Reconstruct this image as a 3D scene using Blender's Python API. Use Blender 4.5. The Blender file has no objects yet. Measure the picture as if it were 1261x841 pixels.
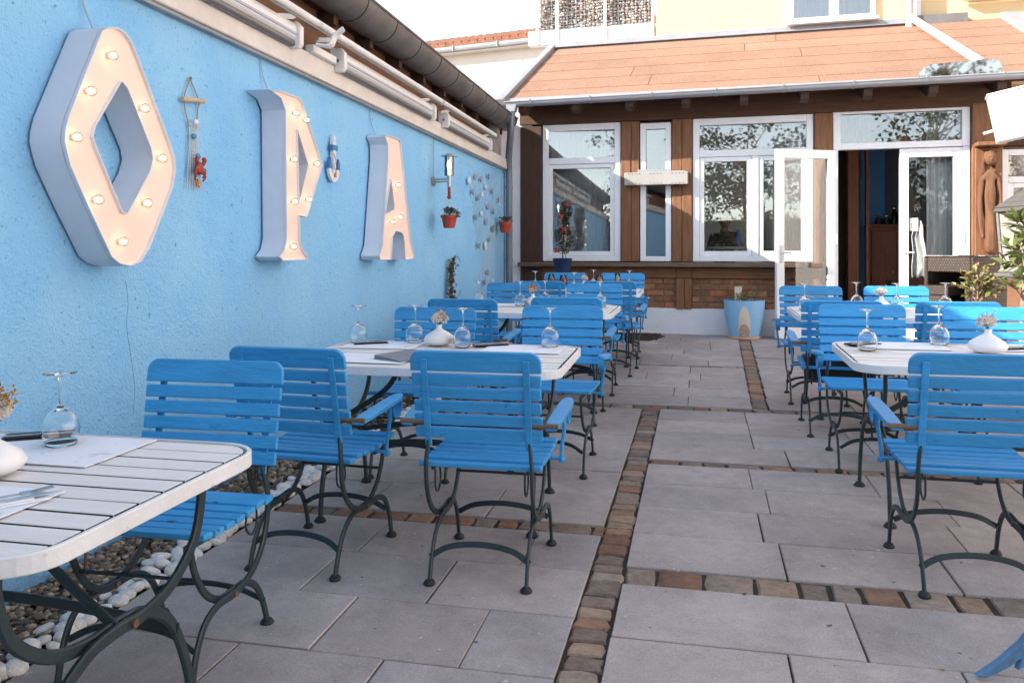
import bpy, bmesh, math, random
from mathutils import Vector, Matrix
from mathutils.geometry import tessellate_polygon
R = math.radians
PI = math.pi
rng = random.Random(7)
sc = bpy.context.scene
COL = sc.collection
S = 0.021                      # the terrace rises gently towards the house
def gz(y): return S * y
TILT = math.atan(S)

# ------------------------------------------------------------------ colours / materials
def lin(c):
    return c / 12.92 if c <= 0.04045 else ((c + 0.055) / 1.055) ** 2.4
def srgb(r, g, b): return (lin(r / 255), lin(g / 255), lin(b / 255), 1)
MATS = {}
def mat(name, col, rough=0.6, metal=0.0, var=0.0, var_scale=6.0, bump=0.0, bump_scale=60.0, spec=0.5,
        chips=None, chip_amt=0.62, chip_scale=22.0, objvar=0.0, attr=None, coat=0.0, stretch=None, grain=None):
    """procedural principled material: noise colour variation, chips of a second colour, bump"""
    if name in MATS: return MATS[name]
    m = bpy.data.materials.new(name); m.use_nodes = True
    nt = m.node_tree; N = nt.nodes; L = nt.links
    b = N['Principled BSDF']
    b.inputs['Roughness'].default_value = rough
    b.inputs['Metallic'].default_value = metal
    b.inputs['Specular IOR Level'].default_value = spec
    b.inputs['Coat Weight'].default_value = coat
    tc = N.new('ShaderNodeTexCoord')
    vec = tc.outputs['Object']
    if stretch:
        mp = N.new('ShaderNodeMapping'); mp.inputs['Scale'].default_value = stretch
        L.new(vec, mp.inputs['Vector']); vec = mp.outputs['Vector']
    if attr:
        a = N.new('ShaderNodeAttribute'); a.attribute_name = attr; cur = a.outputs['Color']
    else:
        rgb = N.new('ShaderNodeRGB'); rgb.outputs[0].default_value = (*col[:3], 1); cur = rgb.outputs[0]
    if var:
        n = N.new('ShaderNodeTexNoise'); n.inputs['Scale'].default_value = var_scale
        n.inputs['Detail'].default_value = 6; n.inputs['Roughness'].default_value = 0.65
        L.new(vec, n.inputs['Vector'])
        mr = N.new('ShaderNodeMapRange'); mr.inputs['From Min'].default_value = 0.3; mr.inputs['From Max'].default_value = 0.7
        mr.inputs['To Min'].default_value = 1 - var; mr.inputs['To Max'].default_value = 1 + var
        L.new(n.outputs['Fac'], mr.inputs['Value'])
        mx = N.new('ShaderNodeMix'); mx.data_type = 'RGBA'; mx.blend_type = 'MULTIPLY'; mx.inputs['Factor'].default_value = 1
        L.new(cur, mx.inputs['A']); L.new(mr.outputs['Result'], mx.inputs['B']); cur = mx.outputs['Result']
    if grain:
        mp2 = N.new('ShaderNodeMapping'); mp2.inputs['Scale'].default_value = grain[0]; L.new(tc.outputs['Object'], mp2.inputs['Vector'])
        n = N.new('ShaderNodeTexNoise'); n.inputs['Scale'].default_value = 1; n.inputs['Detail'].default_value = 5; n.inputs['Roughness'].default_value = .7; L.new(mp2.outputs['Vector'], n.inputs['Vector'])
        mr = N.new('ShaderNodeMapRange'); mr.inputs['From Min'].default_value = 0.3; mr.inputs['From Max'].default_value = 0.7
        mr.inputs['To Min'].default_value = 1 - grain[1]; mr.inputs['To Max'].default_value = 1 + grain[1]; L.new(n.outputs['Fac'], mr.inputs['Value'])
        mx = N.new('ShaderNodeMix'); mx.data_type = 'RGBA'; mx.blend_type = 'MULTIPLY'; mx.inputs['Factor'].default_value = 1
        L.new(cur, mx.inputs['A']); L.new(mr.outputs['Result'], mx.inputs['B']); cur = mx.outputs['Result']
    if objvar:
        oi = N.new('ShaderNodeObjectInfo')
        mr = N.new('ShaderNodeMapRange'); mr.inputs['To Min'].default_value = 1 - objvar; mr.inputs['To Max'].default_value = 1 + objvar
        L.new(oi.outputs['Random'], mr.inputs['Value'])
        mx = N.new('ShaderNodeMix'); mx.data_type = 'RGBA'; mx.blend_type = 'MULTIPLY'; mx.inputs['Factor'].default_value = 1
        L.new(cur, mx.inputs['A']); L.new(mr.outputs['Result'], mx.inputs['B']); cur = mx.outputs['Result']
    if chips:
        n = N.new('ShaderNodeTexNoise'); n.inputs['Scale'].default_value = chip_scale
        n.inputs['Detail'].default_value = 8; n.inputs['Roughness'].default_value = 0.7
        L.new(vec, n.inputs['Vector'])
        cr = N.new('ShaderNodeValToRGB'); cr.color_ramp.elements[0].position = chip_amt
        cr.color_ramp.elements[1].position = chip_amt + 0.03
        L.new(n.outputs['Fac'], cr.inputs['Fac'])
        mx = N.new('ShaderNodeMix'); mx.data_type = 'RGBA'
        L.new(cr.outputs['Color'], mx.inputs['Factor']); L.new(cur, mx.inputs['A']); mx.inputs['B'].default_value = (*chips[:3], 1)
        cur = mx.outputs['Result']
    L.new(cur, b.inputs['Base Color'])
    if bump:
        n = N.new('ShaderNodeTexNoise'); n.inputs['Scale'].default_value = bump_scale
        n.inputs['Detail'].default_value = 5; n.inputs['Roughness'].default_value = 0.6
        L.new(vec, n.inputs['Vector'])
        bp = N.new('ShaderNodeBump'); bp.inputs['Strength'].default_value = bump; bp.inputs['Distance'].default_value = 0.02
        L.new(n.outputs['Fac'], bp.inputs['Height']); L.new(bp.outputs['Normal'], b.inputs['Normal'])
    MATS[name] = m
    return m

def emis(name, col, strength):
    m = bpy.data.materials.new(name); m.use_nodes = True
    b = m.node_tree.nodes['Principled BSDF']
    b.inputs['Base Color'].default_value = col; b.inputs['Emission Color'].default_value = col
    b.inputs['Emission Strength'].default_value = strength; b.inputs['Roughness'].default_value = 0.2
    MATS[name] = m; return m

def pane_mat(name, refl=1.0, tint=(0.93, 0.95, 0.95), ior=1.9):
    """window glass: see-through with a Fresnel mirror on top (double glazing reflects about twice as much)"""
    m = bpy.data.materials.new(name); m.use_nodes = True
    nt = m.node_tree; N = nt.nodes; L = nt.links; N.clear()
    out = N.new('ShaderNodeOutputMaterial'); mx = N.new('ShaderNodeMixShader')
    t = N.new('ShaderNodeBsdfTransparent'); t.inputs['Color'].default_value = (*tint, 1)
    g = N.new('ShaderNodeBsdfGlossy'); g.inputs['Roughness'].default_value = 0.012
    g.inputs['Color'].default_value = (refl, refl, refl, 1)
    f = N.new('ShaderNodeFresnel'); f.inputs['IOR'].default_value = ior
    tc = N.new('ShaderNodeTexCoord'); n = N.new('ShaderNodeTexNoise'); n.inputs['Scale'].default_value = 1.1; n.inputs['Detail'].default_value = 1
    bp = N.new('ShaderNodeBump'); bp.inputs['Strength'].default_value = 0.02; bp.inputs['Distance'].default_value = 0.05
    L.new(tc.outputs['Object'], n.inputs['Vector']); L.new(n.outputs['Fac'], bp.inputs['Height']); L.new(bp.outputs['Normal'], g.inputs['Normal'])
    L.new(f.outputs['Fac'], mx.inputs['Fac']); L.new(t.outputs[0], mx.inputs[1]); L.new(g.outputs[0], mx.inputs[2])
    L.new(mx.outputs[0], out.inputs['Surface'])
    MATS[name] = m; return m

def glass_mat(name, col=(1, 1, 1), rough=0.0):
    m = bpy.data.materials.new(name); m.use_nodes = True
    b = m.node_tree.nodes['Principled BSDF']
    b.inputs['Base Color'].default_value = (*col, 1); b.inputs['Roughness'].default_value = rough
    b.inputs['Transmission Weight'].default_value = 1.0; b.inputs['IOR'].default_value = 1.47
    MATS[name] = m; return m

# ------------------------------------------------------------------ mesh builder
class MB:
    def __init__(s): s.v = []; s.f = []; s.m = []; s.c = []; s.mi = 0; s.col = (1, 1, 1, 1)
    def add(s, vs, fs):
        o = len(s.v); s.v += [tuple(p) for p in vs]
        for f in fs:
            s.f.append([o + i for i in f]); s.m.append(s.mi); s.c.append(s.col)
        return s
    def box(s, x0, x1, y0, y1, z0, z1, M=None):
        vs = [Vector(p) for p in ((x0,y0,z0),(x1,y0,z0),(x1,y1,z0),(x0,y1,z0),(x0,y0,z1),(x1,y0,z1),(x1,y1,z1),(x0,y1,z1))]
        if M: vs = [M @ p for p in vs]
        return s.add(vs, [(3,2,1,0),(4,5,6,7),(0,1,5,4),(1,2,6,5),(2,3,7,6),(3,0,4,7)])
    def beam(s, a, b, w, h, up=(0,0,1)):
        a = Vector(a); b = Vector(b); d = (b - a).normalized(); u = Vector(up)
        x = d.cross(u).normalized(); z = x.cross(d)
        vs = []
        for p in (a, b):
            for i, j in ((-1,-1),(1,-1),(1,1),(-1,1)): vs.append(p + x * w / 2 * i + z * h / 2 * j)
        return s.add(vs, [(3,2,1,0),(4,5,6,7),(0,1,5,4),(1,2,6,5),(2,3,7,6),(3,0,4,7)])
    def tube(s, pts, r, n=8, cap=True, flat=None, ref=(1,0,0)):
        """sweep a circle (or a flat bar: flat=(w along ref, t)) along pts; r a number or a list"""
        pts = [Vector(p) for p in pts]; k = len(pts)
        rs = r if isinstance(r, (list, tuple)) else [r] * k
        prev = None; o = len(s.v); vs = []
        for i, p in enumerate(pts):
            d = (pts[min(i+1, k-1)] - pts[max(i-1, 0)]).normalized()
            if flat:
                a = Vector(ref); a = (a - d * a.dot(d)).normalized()
            else:
                if prev is None:
                    a = Vector((0,0,1)) if abs(d.z) < 0.9 else Vector((1,0,0))
                else: a = prev
                a = (a - d * a.dot(d)).normalized()
            prev = a; b = d.cross(a)
            if flat:
                w, t = flat
                for i2, j2 in ((-1,-1),(1,-1),(1,1),(-1,1)): vs.append(p + a * w / 2 * i2 + b * t / 2 * j2)
            else:
                for q in range(n):
                    th = 2 * PI * q / n; vs.append(p + a * math.cos(th) * rs[i] + b * math.sin(th) * rs[i])
        if flat: n = 4
        fs = []
        for i in range(k - 1):
            for q in range(n):
                fs.append((i*n+q, i*n+(q+1) % n, (i+1)*n+(q+1) % n, (i+1)*n+q))
        if cap: fs.append(tuple(range(n-1, -1, -1))); fs.append(tuple((k-1)*n+q for q in range(n)))
        return s.add(vs, fs)
    def lathe(s, prof, n=20, M=None, closed=False):
        vs = []; k = len(prof)
        for r, z in prof:
            for q in range(n):
                th = 2 * PI * q / n; p = Vector((r * math.cos(th), r * math.sin(th), z)); vs.append(M @ p if M else p)
        fs = []
        for i in range(k - 1 + (1 if closed else 0)):
            j = (i + 1) % k
            for q in range(n): fs.append((i*n+q, i*n+(q+1) % n, j*n+(q+1) % n, j*n+q))
        if not closed:
            fs.append(tuple(range(n-1, -1, -1))); fs.append(tuple((k-1)*n+q for q in range(n)))
        return s.add(vs, fs)
    def prism(s, poly, d0, d1, axis='z', M=None, holes=(), side=None):
        """extrude a 2D outline (with holes); axis 'z': (x,y)->z, 'y': (x,z)->y, 'x': (y,z)->x"""
        def P(a, b, d):
            p = {'z': (a, b, d), 'y': (a, d, b), 'x': (d, a, b)}[axis]
            return M @ Vector(p) if M else Vector(p)
        loops = [poly] + list(holes)
        flatp = [p for l in loops for p in l]; n = len(flatp)
        vs = [P(a, b, d0) for a, b in flatp] + [P(a, b, d1) for a, b in flatp]
        if holes: tri = [tuple(t) for t in tessellate_polygon([[Vector((a, b, 0)) for a, b in l] for l in loops])]
        else: tri = [tuple(range(n))]
        fs = [tuple(reversed(t)) for t in tri] + [tuple(n + i for i in t) for t in tri]
        o = 0
        for l in loops:
            k = len(l)
            for i in range(k): fs.append((o+i, o+(i+1) % k, n+o+(i+1) % k, n+o+i))
            o += k
        n0 = len(s.m); s.add(vs, fs)
        if side is not None:
            for i in range(n0 + 2*len(tri), len(s.m)): s.m[i] = side
        return s
    def ico(s, c, r, sub=1, sq=(1,1,1), jit=0.0, rot=None):
        V, Fs = ICO[sub]; vs = []
        Mr = Matrix.Rotation(rot, 3, 'Z') if rot else None
        for p in V:
            q = Vector((p[0]*sq[0], p[1]*sq[1], p[2]*sq[2])) * r * (1 + rng.uniform(-jit, jit))
            if Mr: q = Mr @ q
            vs.append(Vector(c) + q)
        return s.add(vs, Fs)
    def quad(s, c, u, v):
        c = Vector(c); u = Vector(u); v = Vector(v)
        return s.add([c-u-v, c+u-v, c+u+v, c-u+v], [(0,1,2,3)])
    def leaf(s, c, d, w, l, n):
        """pointed folded leaf: base c, direction d, half width w, length l, normal n"""
        c = Vector(c); d = Vector(d).normalized(); x = d.cross(Vector(n)).normalized(); up = x.cross(d)
        a = c; b = c + d * l * .45 + x * w; e = c + d * l - up * l * .12; g = c + d * l * .45 - x * w; m = c + d * l * .45 + up * (-w * .35)
        return s.add([a, b, e, g, m], [(0,4,1),(1,4,2),(2,4,3),(3,4,0)])
    def build(s, name, mats, parent=None, bevel=0, smooth=False, seg=1, angle=35, fix=True):
        me = bpy.data.meshes.new(name)
        me.from_pydata([tuple(p) for p in s.v], [], s.f)
        if not isinstance(mats, (list, tuple)): mats = [mats]
        for m in mats: me.materials.append(m)
        me.polygons.foreach_set('material_index', s.m)
        if any(c != (1, 1, 1, 1) for c in s.c):
            at = me.color_attributes.new('Col', 'FLOAT_COLOR', 'CORNER'); buf = []
            for p, c in zip(me.polygons, s.c): buf += list(c) * p.loop_total
            at.data.foreach_set('color', buf)
        if fix or bevel:
            bm = bmesh.new(); bm.from_mesh(me)
            bmesh.ops.recalc_face_normals(bm, faces=bm.faces)
            if bevel:
                es = [e for e in bm.edges if len(e.link_faces) == 2 and e.calc_face_angle(0) > R(angle)]
                bmesh.ops.bevel(bm, geom=es, offset=bevel, segments=seg, affect='EDGES', profile=0.5, clamp_overlap=True)
            bm.to_mesh(me); bm.free()
        if smooth:
            me.polygons.foreach_set('use_smooth', [True] * len(me.polygons))
            if smooth != 'all': me.set_sharp_from_angle(angle=R(40))
        me.update()
        o = bpy.data.objects.new(name, me); COL.objects.link(o)
        if parent: o.parent = parent
        return o
def make_ico(sub):
    bm = bmesh.new(); bmesh.ops.create_icosphere(bm, subdivisions=sub, radius=1)
    bm.verts.ensure_lookup_table()
    r = ([tuple(v.co) for v in bm.verts], [tuple(v.index for v in f.verts) for f in bm.faces]); bm.free(); return r
ICO = {i: make_ico(i) for i in (1, 2, 3)}

def tag(o, label=None, cat=None, group=None, kind=None):
    if label: o['label'] = label
    if cat: o['category'] = cat
    if group: o['group'] = group
    if kind: o['kind'] = kind
    return o
def thing(name, label, cat, loc=(0,0,0), rot=(0,0,0), group=None):
    o = bpy.data.objects.new(name, None); o.empty_display_size = .1; COL.objects.link(o)
    o.location = loc; o.rotation_euler = rot
    return tag(o, label, cat, group)
def copy_tree(o, parent=None):
    c = o.copy(); COL.objects.link(c)
    if parent: c.parent = parent
    for ch in list(KIDS.get(o.name, ())): copy_tree(ch, c)
    return c
KIDS = {}
def index_kids():
    KIDS.clear()
    for o in bpy.data.objects:
        if o.parent: KIDS.setdefault(o.parent.name, []).append(o)
def arc(c, r, a0, a1, n, f): return [f(c[0] + r*math.cos(a0+(a1-a0)*i/n), c[1] + r*math.sin(a0+(a1-a0)*i/n)) for i in range(n+1)]
def bez(pts, n=8):
    """Catmull-Rom through pts"""
    P = [Vector(p) for p in pts]; P = [P[0]*2-P[1]] + P + [P[-1]*2-P[-2]]; out = []
    for i in range(1, len(P)-2):
        for k in range(n):
            t = k / n; a, b, c, d = P[i-1], P[i], P[i+1], P[i+2]
            out.append(.5*((2*b)+(c-a)*t+(2*a-5*b+4*c-d)*t*t+(3*b-a-3*c+d)*t**3))
    out.append(P[-2]); return out
def rrect(x0, x1, y0, y1, r, n=6):
    p = []
    for cx, cy, a in ((x1-r, y1-r, 0), (x0+r, y1-r, PI/2), (x0+r, y0+r, PI), (x1-r, y0+r, 1.5*PI)):
        p += [(cx + r*math.cos(a+PI/2*i/n), cy + r*math.sin(a+PI/2*i/n)) for i in range(n+1)]
    return p
def skin_mesh(name, verts, edges, radii, m, parent=None, sub=2, M=None):
    me = bpy.data.meshes.new(name); me.from_pydata(verts, edges, [])
    o = bpy.data.objects.new(name, me); COL.objects.link(o)
    sm = o.modifiers.new('s', 'SKIN')
    for i, r in enumerate(radii):
        sv = me.skin_vertices[0].data[i]; sv.radius = (r, r) if not isinstance(r, tuple) else r; sv.use_root = (i == 0)
    o.modifiers.new('d', 'SUBSURF').levels = sub
    dg = bpy.context.evaluated_depsgraph_get()
    nm = bpy.data.meshes.new_from_object(o.evaluated_get(dg)); bpy.data.objects.remove(o); bpy.data.meshes.remove(me)
    nm.name = name; nm.materials.clear(); nm.materials.append(m)
    nm.polygons.foreach_set('use_smooth', [True]*len(nm.polygons))
    if M: nm.transform(M)
    r = bpy.data.objects.new(name, nm); COL.objects.link(r); r.parent = parent
    return r

# ------------------------------------------------------------------ palette
BLUE_PAINT = mat('chair_blue_paint', srgb(58,153,212), rough=.45, var=.14, var_scale=6, bump=.25, bump_scale=60, chips=srgb(34,82,126), chip_amt=.65, chip_scale=26, objvar=.13, grain=((4,55,55), .10), stretch=(.35,1,1))
GREEN_IRON = mat('dark_green_iron', srgb(40,54,58), rough=.42, var=.2, var_scale=20, bump=.1, bump_scale=90, chips=srgb(70,62,52), chip_amt=.72)
WHITE_SLAT = mat('white_table_slats', srgb(232,228,226), rough=.55, grain=((3,45,45), .06), var=.09, var_scale=5, bump=.12, bump_scale=70, chips=srgb(188,182,176), chip_amt=.68, stretch=(.3,1,1), chip_scale=16)
WHITE_RIM = mat('worn_white_rim', srgb(226,228,230), rough=.5, var=.08, bump=.15, chips=srgb(196,202,208), chip_amt=.62, chip_scale=14)
DARK_WOOD = mat('handle_wood', srgb(110,84,62), rough=.6, var=.25)
RUBBER = mat('rubber', srgb(34,40,42), rough=.7)
PAPER = mat('paper', srgb(240,240,244), rough=.85, var=.05, var_scale=14)
VASE = mat('vase_ceramic', srgb(238,236,236), rough=.3, var=.03)
DRYW = mat('dried_white', srgb(226,214,200), rough=.9, var=.25, var_scale=40)
DRYO = mat('dried_ochre', srgb(190,140,60), rough=.9, var=.35, var_scale=40)
DRYB = mat('dry_brown', srgb(98,78,58), rough=.9, var=.35, var_scale=30)
BLACKC = mat('black_cloth', srgb(38,38,42), rough=.85, var=.2)
STEEL = mat('steel', srgb(200,200,205), rough=.25, metal=1)
ZINC = mat('zinc', srgb(150,152,158), rough=.5, metal=.55, var=.12, var_scale=5, bump=.05, bump_scale=20)
ZINC_OLD = mat('old_zinc', srgb(120,116,115), rough=.55, metal=.45, var=.22, var_scale=4, bump=.08, bump_scale=15)
ZINC_LIGHT = mat('light_zinc', srgb(150,152,158), rough=.5, metal=.2, var=.1, var_scale=4)
PVC = mat('white_frame', srgb(238,238,240), rough=.35, var=.02)
AWN = mat('awning_white', srgb(232,230,228), rough=.4, var=.05, var_scale=3)
AWN_GREY = mat('awning_grey', srgb(120,120,122), rough=.4, metal=.5)
FASCIA = mat('fascia_paint', srgb(222,214,206), rough=.7, var=.1, var_scale=5, bump=.1, bump_scale=50, chips=srgb(180,168,158), chip_amt=.7, chip_scale=10)
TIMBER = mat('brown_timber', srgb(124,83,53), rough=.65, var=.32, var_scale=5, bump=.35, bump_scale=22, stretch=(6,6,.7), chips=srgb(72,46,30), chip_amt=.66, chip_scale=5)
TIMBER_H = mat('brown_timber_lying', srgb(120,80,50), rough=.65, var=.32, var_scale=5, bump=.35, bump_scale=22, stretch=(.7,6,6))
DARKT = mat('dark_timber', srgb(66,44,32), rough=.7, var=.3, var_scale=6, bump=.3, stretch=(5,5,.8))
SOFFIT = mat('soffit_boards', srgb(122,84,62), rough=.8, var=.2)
SOIL = mat('soil', srgb(62,52,42), rough=.95, var=.35, var_scale=14, bump=.6, bump_scale=60)
PLASTER_W = mat('white_plaster', srgb(226,226,230), rough=.85, var=.05, var_scale=4, bump=.5, bump_scale=60)
TERRA = mat('terracotta_wall', srgb(216,164,130), rough=.9, var=.06, bump=.2)
YELLOW = mat('yellow_render', srgb(214,188,146), rough=.9, var=.03, var_scale=2, bump=.15, bump_scale=120)
CREAM = mat('cream_wall', srgb(206,198,192), rough=.9, var=.05, var_scale=1)
TILE = mat('roof_tile', srgb(150,104,82), rough=.85, var=.3, var_scale=6, bump=.3)
LEAF_DK = mat('leaf_dark', srgb(52,62,42), rough=.55, var=.4, var_scale=9)
LEAF_MID = mat('leaf_mid', srgb(112,122,74), rough=.45, var=.35, var_scale=12)
LEAF_RED = mat('leaf_autumn', srgb(122,124,66), rough=.6, var=.5, var_scale=18, chips=srgb(136,70,40), chip_amt=.56, chip_scale=12)
LEAF_OLIVE = mat('leaf_olive', srgb(116,112,56), rough=.6, var=.4, var_scale=30)
BARK = mat('bark', srgb(150,128,108), rough=.9, var=.35, var_scale=18, bump=.7, bump_scale=40)
TERRAPOT = mat('red_pot', srgb(176,66,48), rough=.5, var=.06)
NAVY = mat('navy_glaze', srgb(38,58,92), rough=.3, var=.25)
ROPE = mat('rope', srgb(214,208,198), rough=.9, var=.12, var_scale=50)
CABLE = mat('cable', srgb(168,176,186), rough=.6)
RED = mat('red_paint', srgb(160,62,44), rough=.5, var=.2)
ORANGE = mat('orange_paint', srgb(206,120,60), rough=.6, var=.2)
GLASS = glass_mat('clear_glass')
PANE = pane_mat('window_glass', 1.0, ior=2.2)
BULB = emis('warm_bulb', (1, .76, .52, 1), 4.0)
LETTER_SIDE = mat('letter_side', srgb(224,226,234), rough=.45, var=.04, var_scale=5)
LETTER_FACE = mat('letter_face', srgb(254,226,208), rough=.5, var=.02)  # peach base carries part of the bulbs' warm light

# ------------------------------------------------------------------ garden chair
def make_chair(arms=True, width=.50):
    root = thing('garden_chair' if not arms else 'garden_armchair', 'x', 'chair')
    hw = width / 2
    # seat: seven slats running across, slightly dished
    m = MB(); ys = [-.185 + .0625*i for i in range(7)]
    for i, y in enumerate(ys):
        z = .447 + .012 * ((i-3)/3)**2 - (.012 if i == 0 else 0)
        w = hw - .012
        M = Matrix.Translation((0, y, z)) @ Matrix.Rotation((i-3)*.03, 4, 'X')
        m.box(-w, w, -.0255, .0255, -.009, .009, M)
    m.build('seat', BLUE_PAINT, root, bevel=.004, seg=2)
    # backrest: leaning, top slat with rounded corners and five narrower ones
    lean = math.atan2(.065, .33)
    MBk = Matrix.Translation((0, -.208, .555)) @ Matrix.Rotation(lean, 4, 'X')
    m = MB(); z0 = 0.0
    for i in range(5):
        x = hw - .004 + .002*math.sin(i*2.1)
        m.box(-x, x, -.009, .009, z0, z0+.043, MBk); z0 += .0535
    r = .042; top = z0+.079
    poly = [(-hw, z0), (hw, z0)] + [(hw-r+r*math.cos(a), top-r+r*math.sin(a)) for a in [i*PI/12 for i in range(7)]] \
        + [(-hw+r+r*math.cos(a), top-r+r*math.sin(a)) for a in [PI/2+i*PI/12 for i in range(7)]]
    m.prism(poly, -.0095, .0095, 'y', MBk)
    m.build('backrest', BLUE_PAINT, root, bevel=.004, seg=2)
    for sx in (-1, 1):
        x = sx * (hw - .055)
        # painted flat stile behind the slats
        m = MB(); m.box(x-.013, x+.013, -.018, -.010, -.03, z0+.05, MBk)
        for k in range(6): m.lathe([(.004, 0), (.004, .004)], 6, MBk @ Matrix.Translation((x, -.018, .02+.0535*k)) @ Matrix.Rotation(PI/2, 4, 'X'))
        m.build('back_stile', BLUE_PAINT, root, bevel=.002)
        # side frame: two S-curved bars crossing at a pivot
        xf = sx * (.205 if arms else .215)
        a = bez([(x, -.212, .56), (xf, -.222, .46), (xf, -.212, .36), (xf, -.165, .275), (xf, -.085, .225), (xf, .0, .21), (xf, .10, .215), (xf, .175, .185), (xf, .22, .11), (xf, .245, .012)], 5)
        b = bez([(xf-sx*.018, .215, .44), (xf-sx*.018, .19, .35), (xf-sx*.018, .14, .27), (xf-sx*.018, .07, .22), (xf-sx*.018, .0, .21), (xf-sx*.018, -.09, .205), (xf-sx*.018, -.165, .165), (xf-sx*.018, -.215, .09), (xf-sx*.018, -.245, .012)], 5)
        m = MB(); m.tube(a, .0105, flat=(.012, .023)); fr = m.build('side_bar', GREEN_IRON, root, bevel=.003)
        m = MB(); m.lathe([(.021, 0), (.024, .006), (.016, .018), (.011, .02)], 10, Matrix.Translation((xf, .245, 0))); m.build('foot', RUBBER, fr, smooth=True)
        m = MB(); m.tube(b, .0105, flat=(.012, .023)); fr = m.build('side_bar', GREEN_IRON, root, bevel=.003)
        m = MB(); m.lathe([(.021, 0), (.024, .006), (.016, .018), (.011, .02)], 10, Matrix.Translation((xf-sx*.018, -.245, 0))); m.build('foot', RUBBER, fr, smooth=True)
        m = MB(); m.lathe([(.010, 0), (.010, .036)], 8, Matrix.Translation((xf+sx*.009, 0, .21)) @ Matrix.Rotation(-sx*PI/2, 4, 'Y')); m.build('pivot_bolt', DARK_WOOD, root)
        # seat rail and the little locking loop
        m = MB(); m.tube([(xf-sx*.018, .24, .434), (xf-sx*.018, 0, .428), (xf-sx*.018, -.2, .436)], .008, flat=(.008, .02)); m.build('seat_rail', GREEN_IRON, root)
        m = MB(); m.tube(bez([(xf-sx*.03, -.2, .43), (xf-sx*.03, -.20, .36), (xf-sx*.03, -.165, .335), (xf-sx*.03, -.13, .37), (xf-sx*.03, -.14, .43)], 4), .004, 6); m.build('locking_loop', GREEN_IRON, root)
    ex = .195 if arms else .206
    for y, zz in ((-.212, .095), (.212, .13)):
        m = MB(); m.tube(bez([(-ex, y, zz), (-.12, y*.94, zz+.038), (0, y*.92, zz+.052), (.12, y*.94, zz+.038), (ex, y, zz)], 5), .01, flat=(.022, .008), ref=(0, .35, 1))
        m.build('stretcher', GREEN_IRON, root, bevel=.002)
    for y, z in ((-.14, .43), (.172, .32)):
        m = MB(); m.tube([(-.195, y, z), (.195, y, z)], .006, 6); m.build('cross_rod', GREEN_IRON, root)
    if arms:
        for sx in (-1, 1):
            x0 = sx*(hw-.05)
            st = MB(); st.tube([(x0, -.222, .615), (sx*(hw+.055), -.222, .615)], .011, 8); st.build('arm_peg', DARK_WOOD, root, smooth=True)
            pts = [(-.232, .022), (-.16, .027), (-.05, .029), (.05, .029), (.11, .026), (.145, .012)]
            poly = [(sx*(hw+.028+.018*(y+.23)/.37) - w, y) for y, w in pts] + [(sx*(hw+.028+.018*(y+.23)/.37)+w, y) for y, w in reversed(pts)]
            m = MB(); MA = Matrix.Translation((0, 0, .632)) @ Matrix.Rotation(.10, 4, 'X')
            m.prism(poly, -.010, .010, 'z', MA)
            ar = m.build('armrest', BLUE_PAINT, root, bevel=.004, seg=2)
            xa = sx*(hw+.04)
            m = MB(); m.tube(bez([(xa, .135, .642), (xa, .142, .60), (xa, .11, .565), (xa, .065, .575), (xa, .05, .625)], 5), .008, flat=(.03, .008))
            m.tube(bez([(xa, .05, .625), (xa, .045, .55), (xa-sx*.01, .04, .47), (xa-sx*.012, .04, .425)], 4), .008, 8)
            m.tube([(xa-sx*.012, .04, .428), (sx*.19, .04, .432)], .008, 8); m.ico((xa-sx*.01, .04, .425), .016, 1)
            m.build('arm_support', BLUE_PAINT, ar, smooth=True)
    return root

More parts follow.
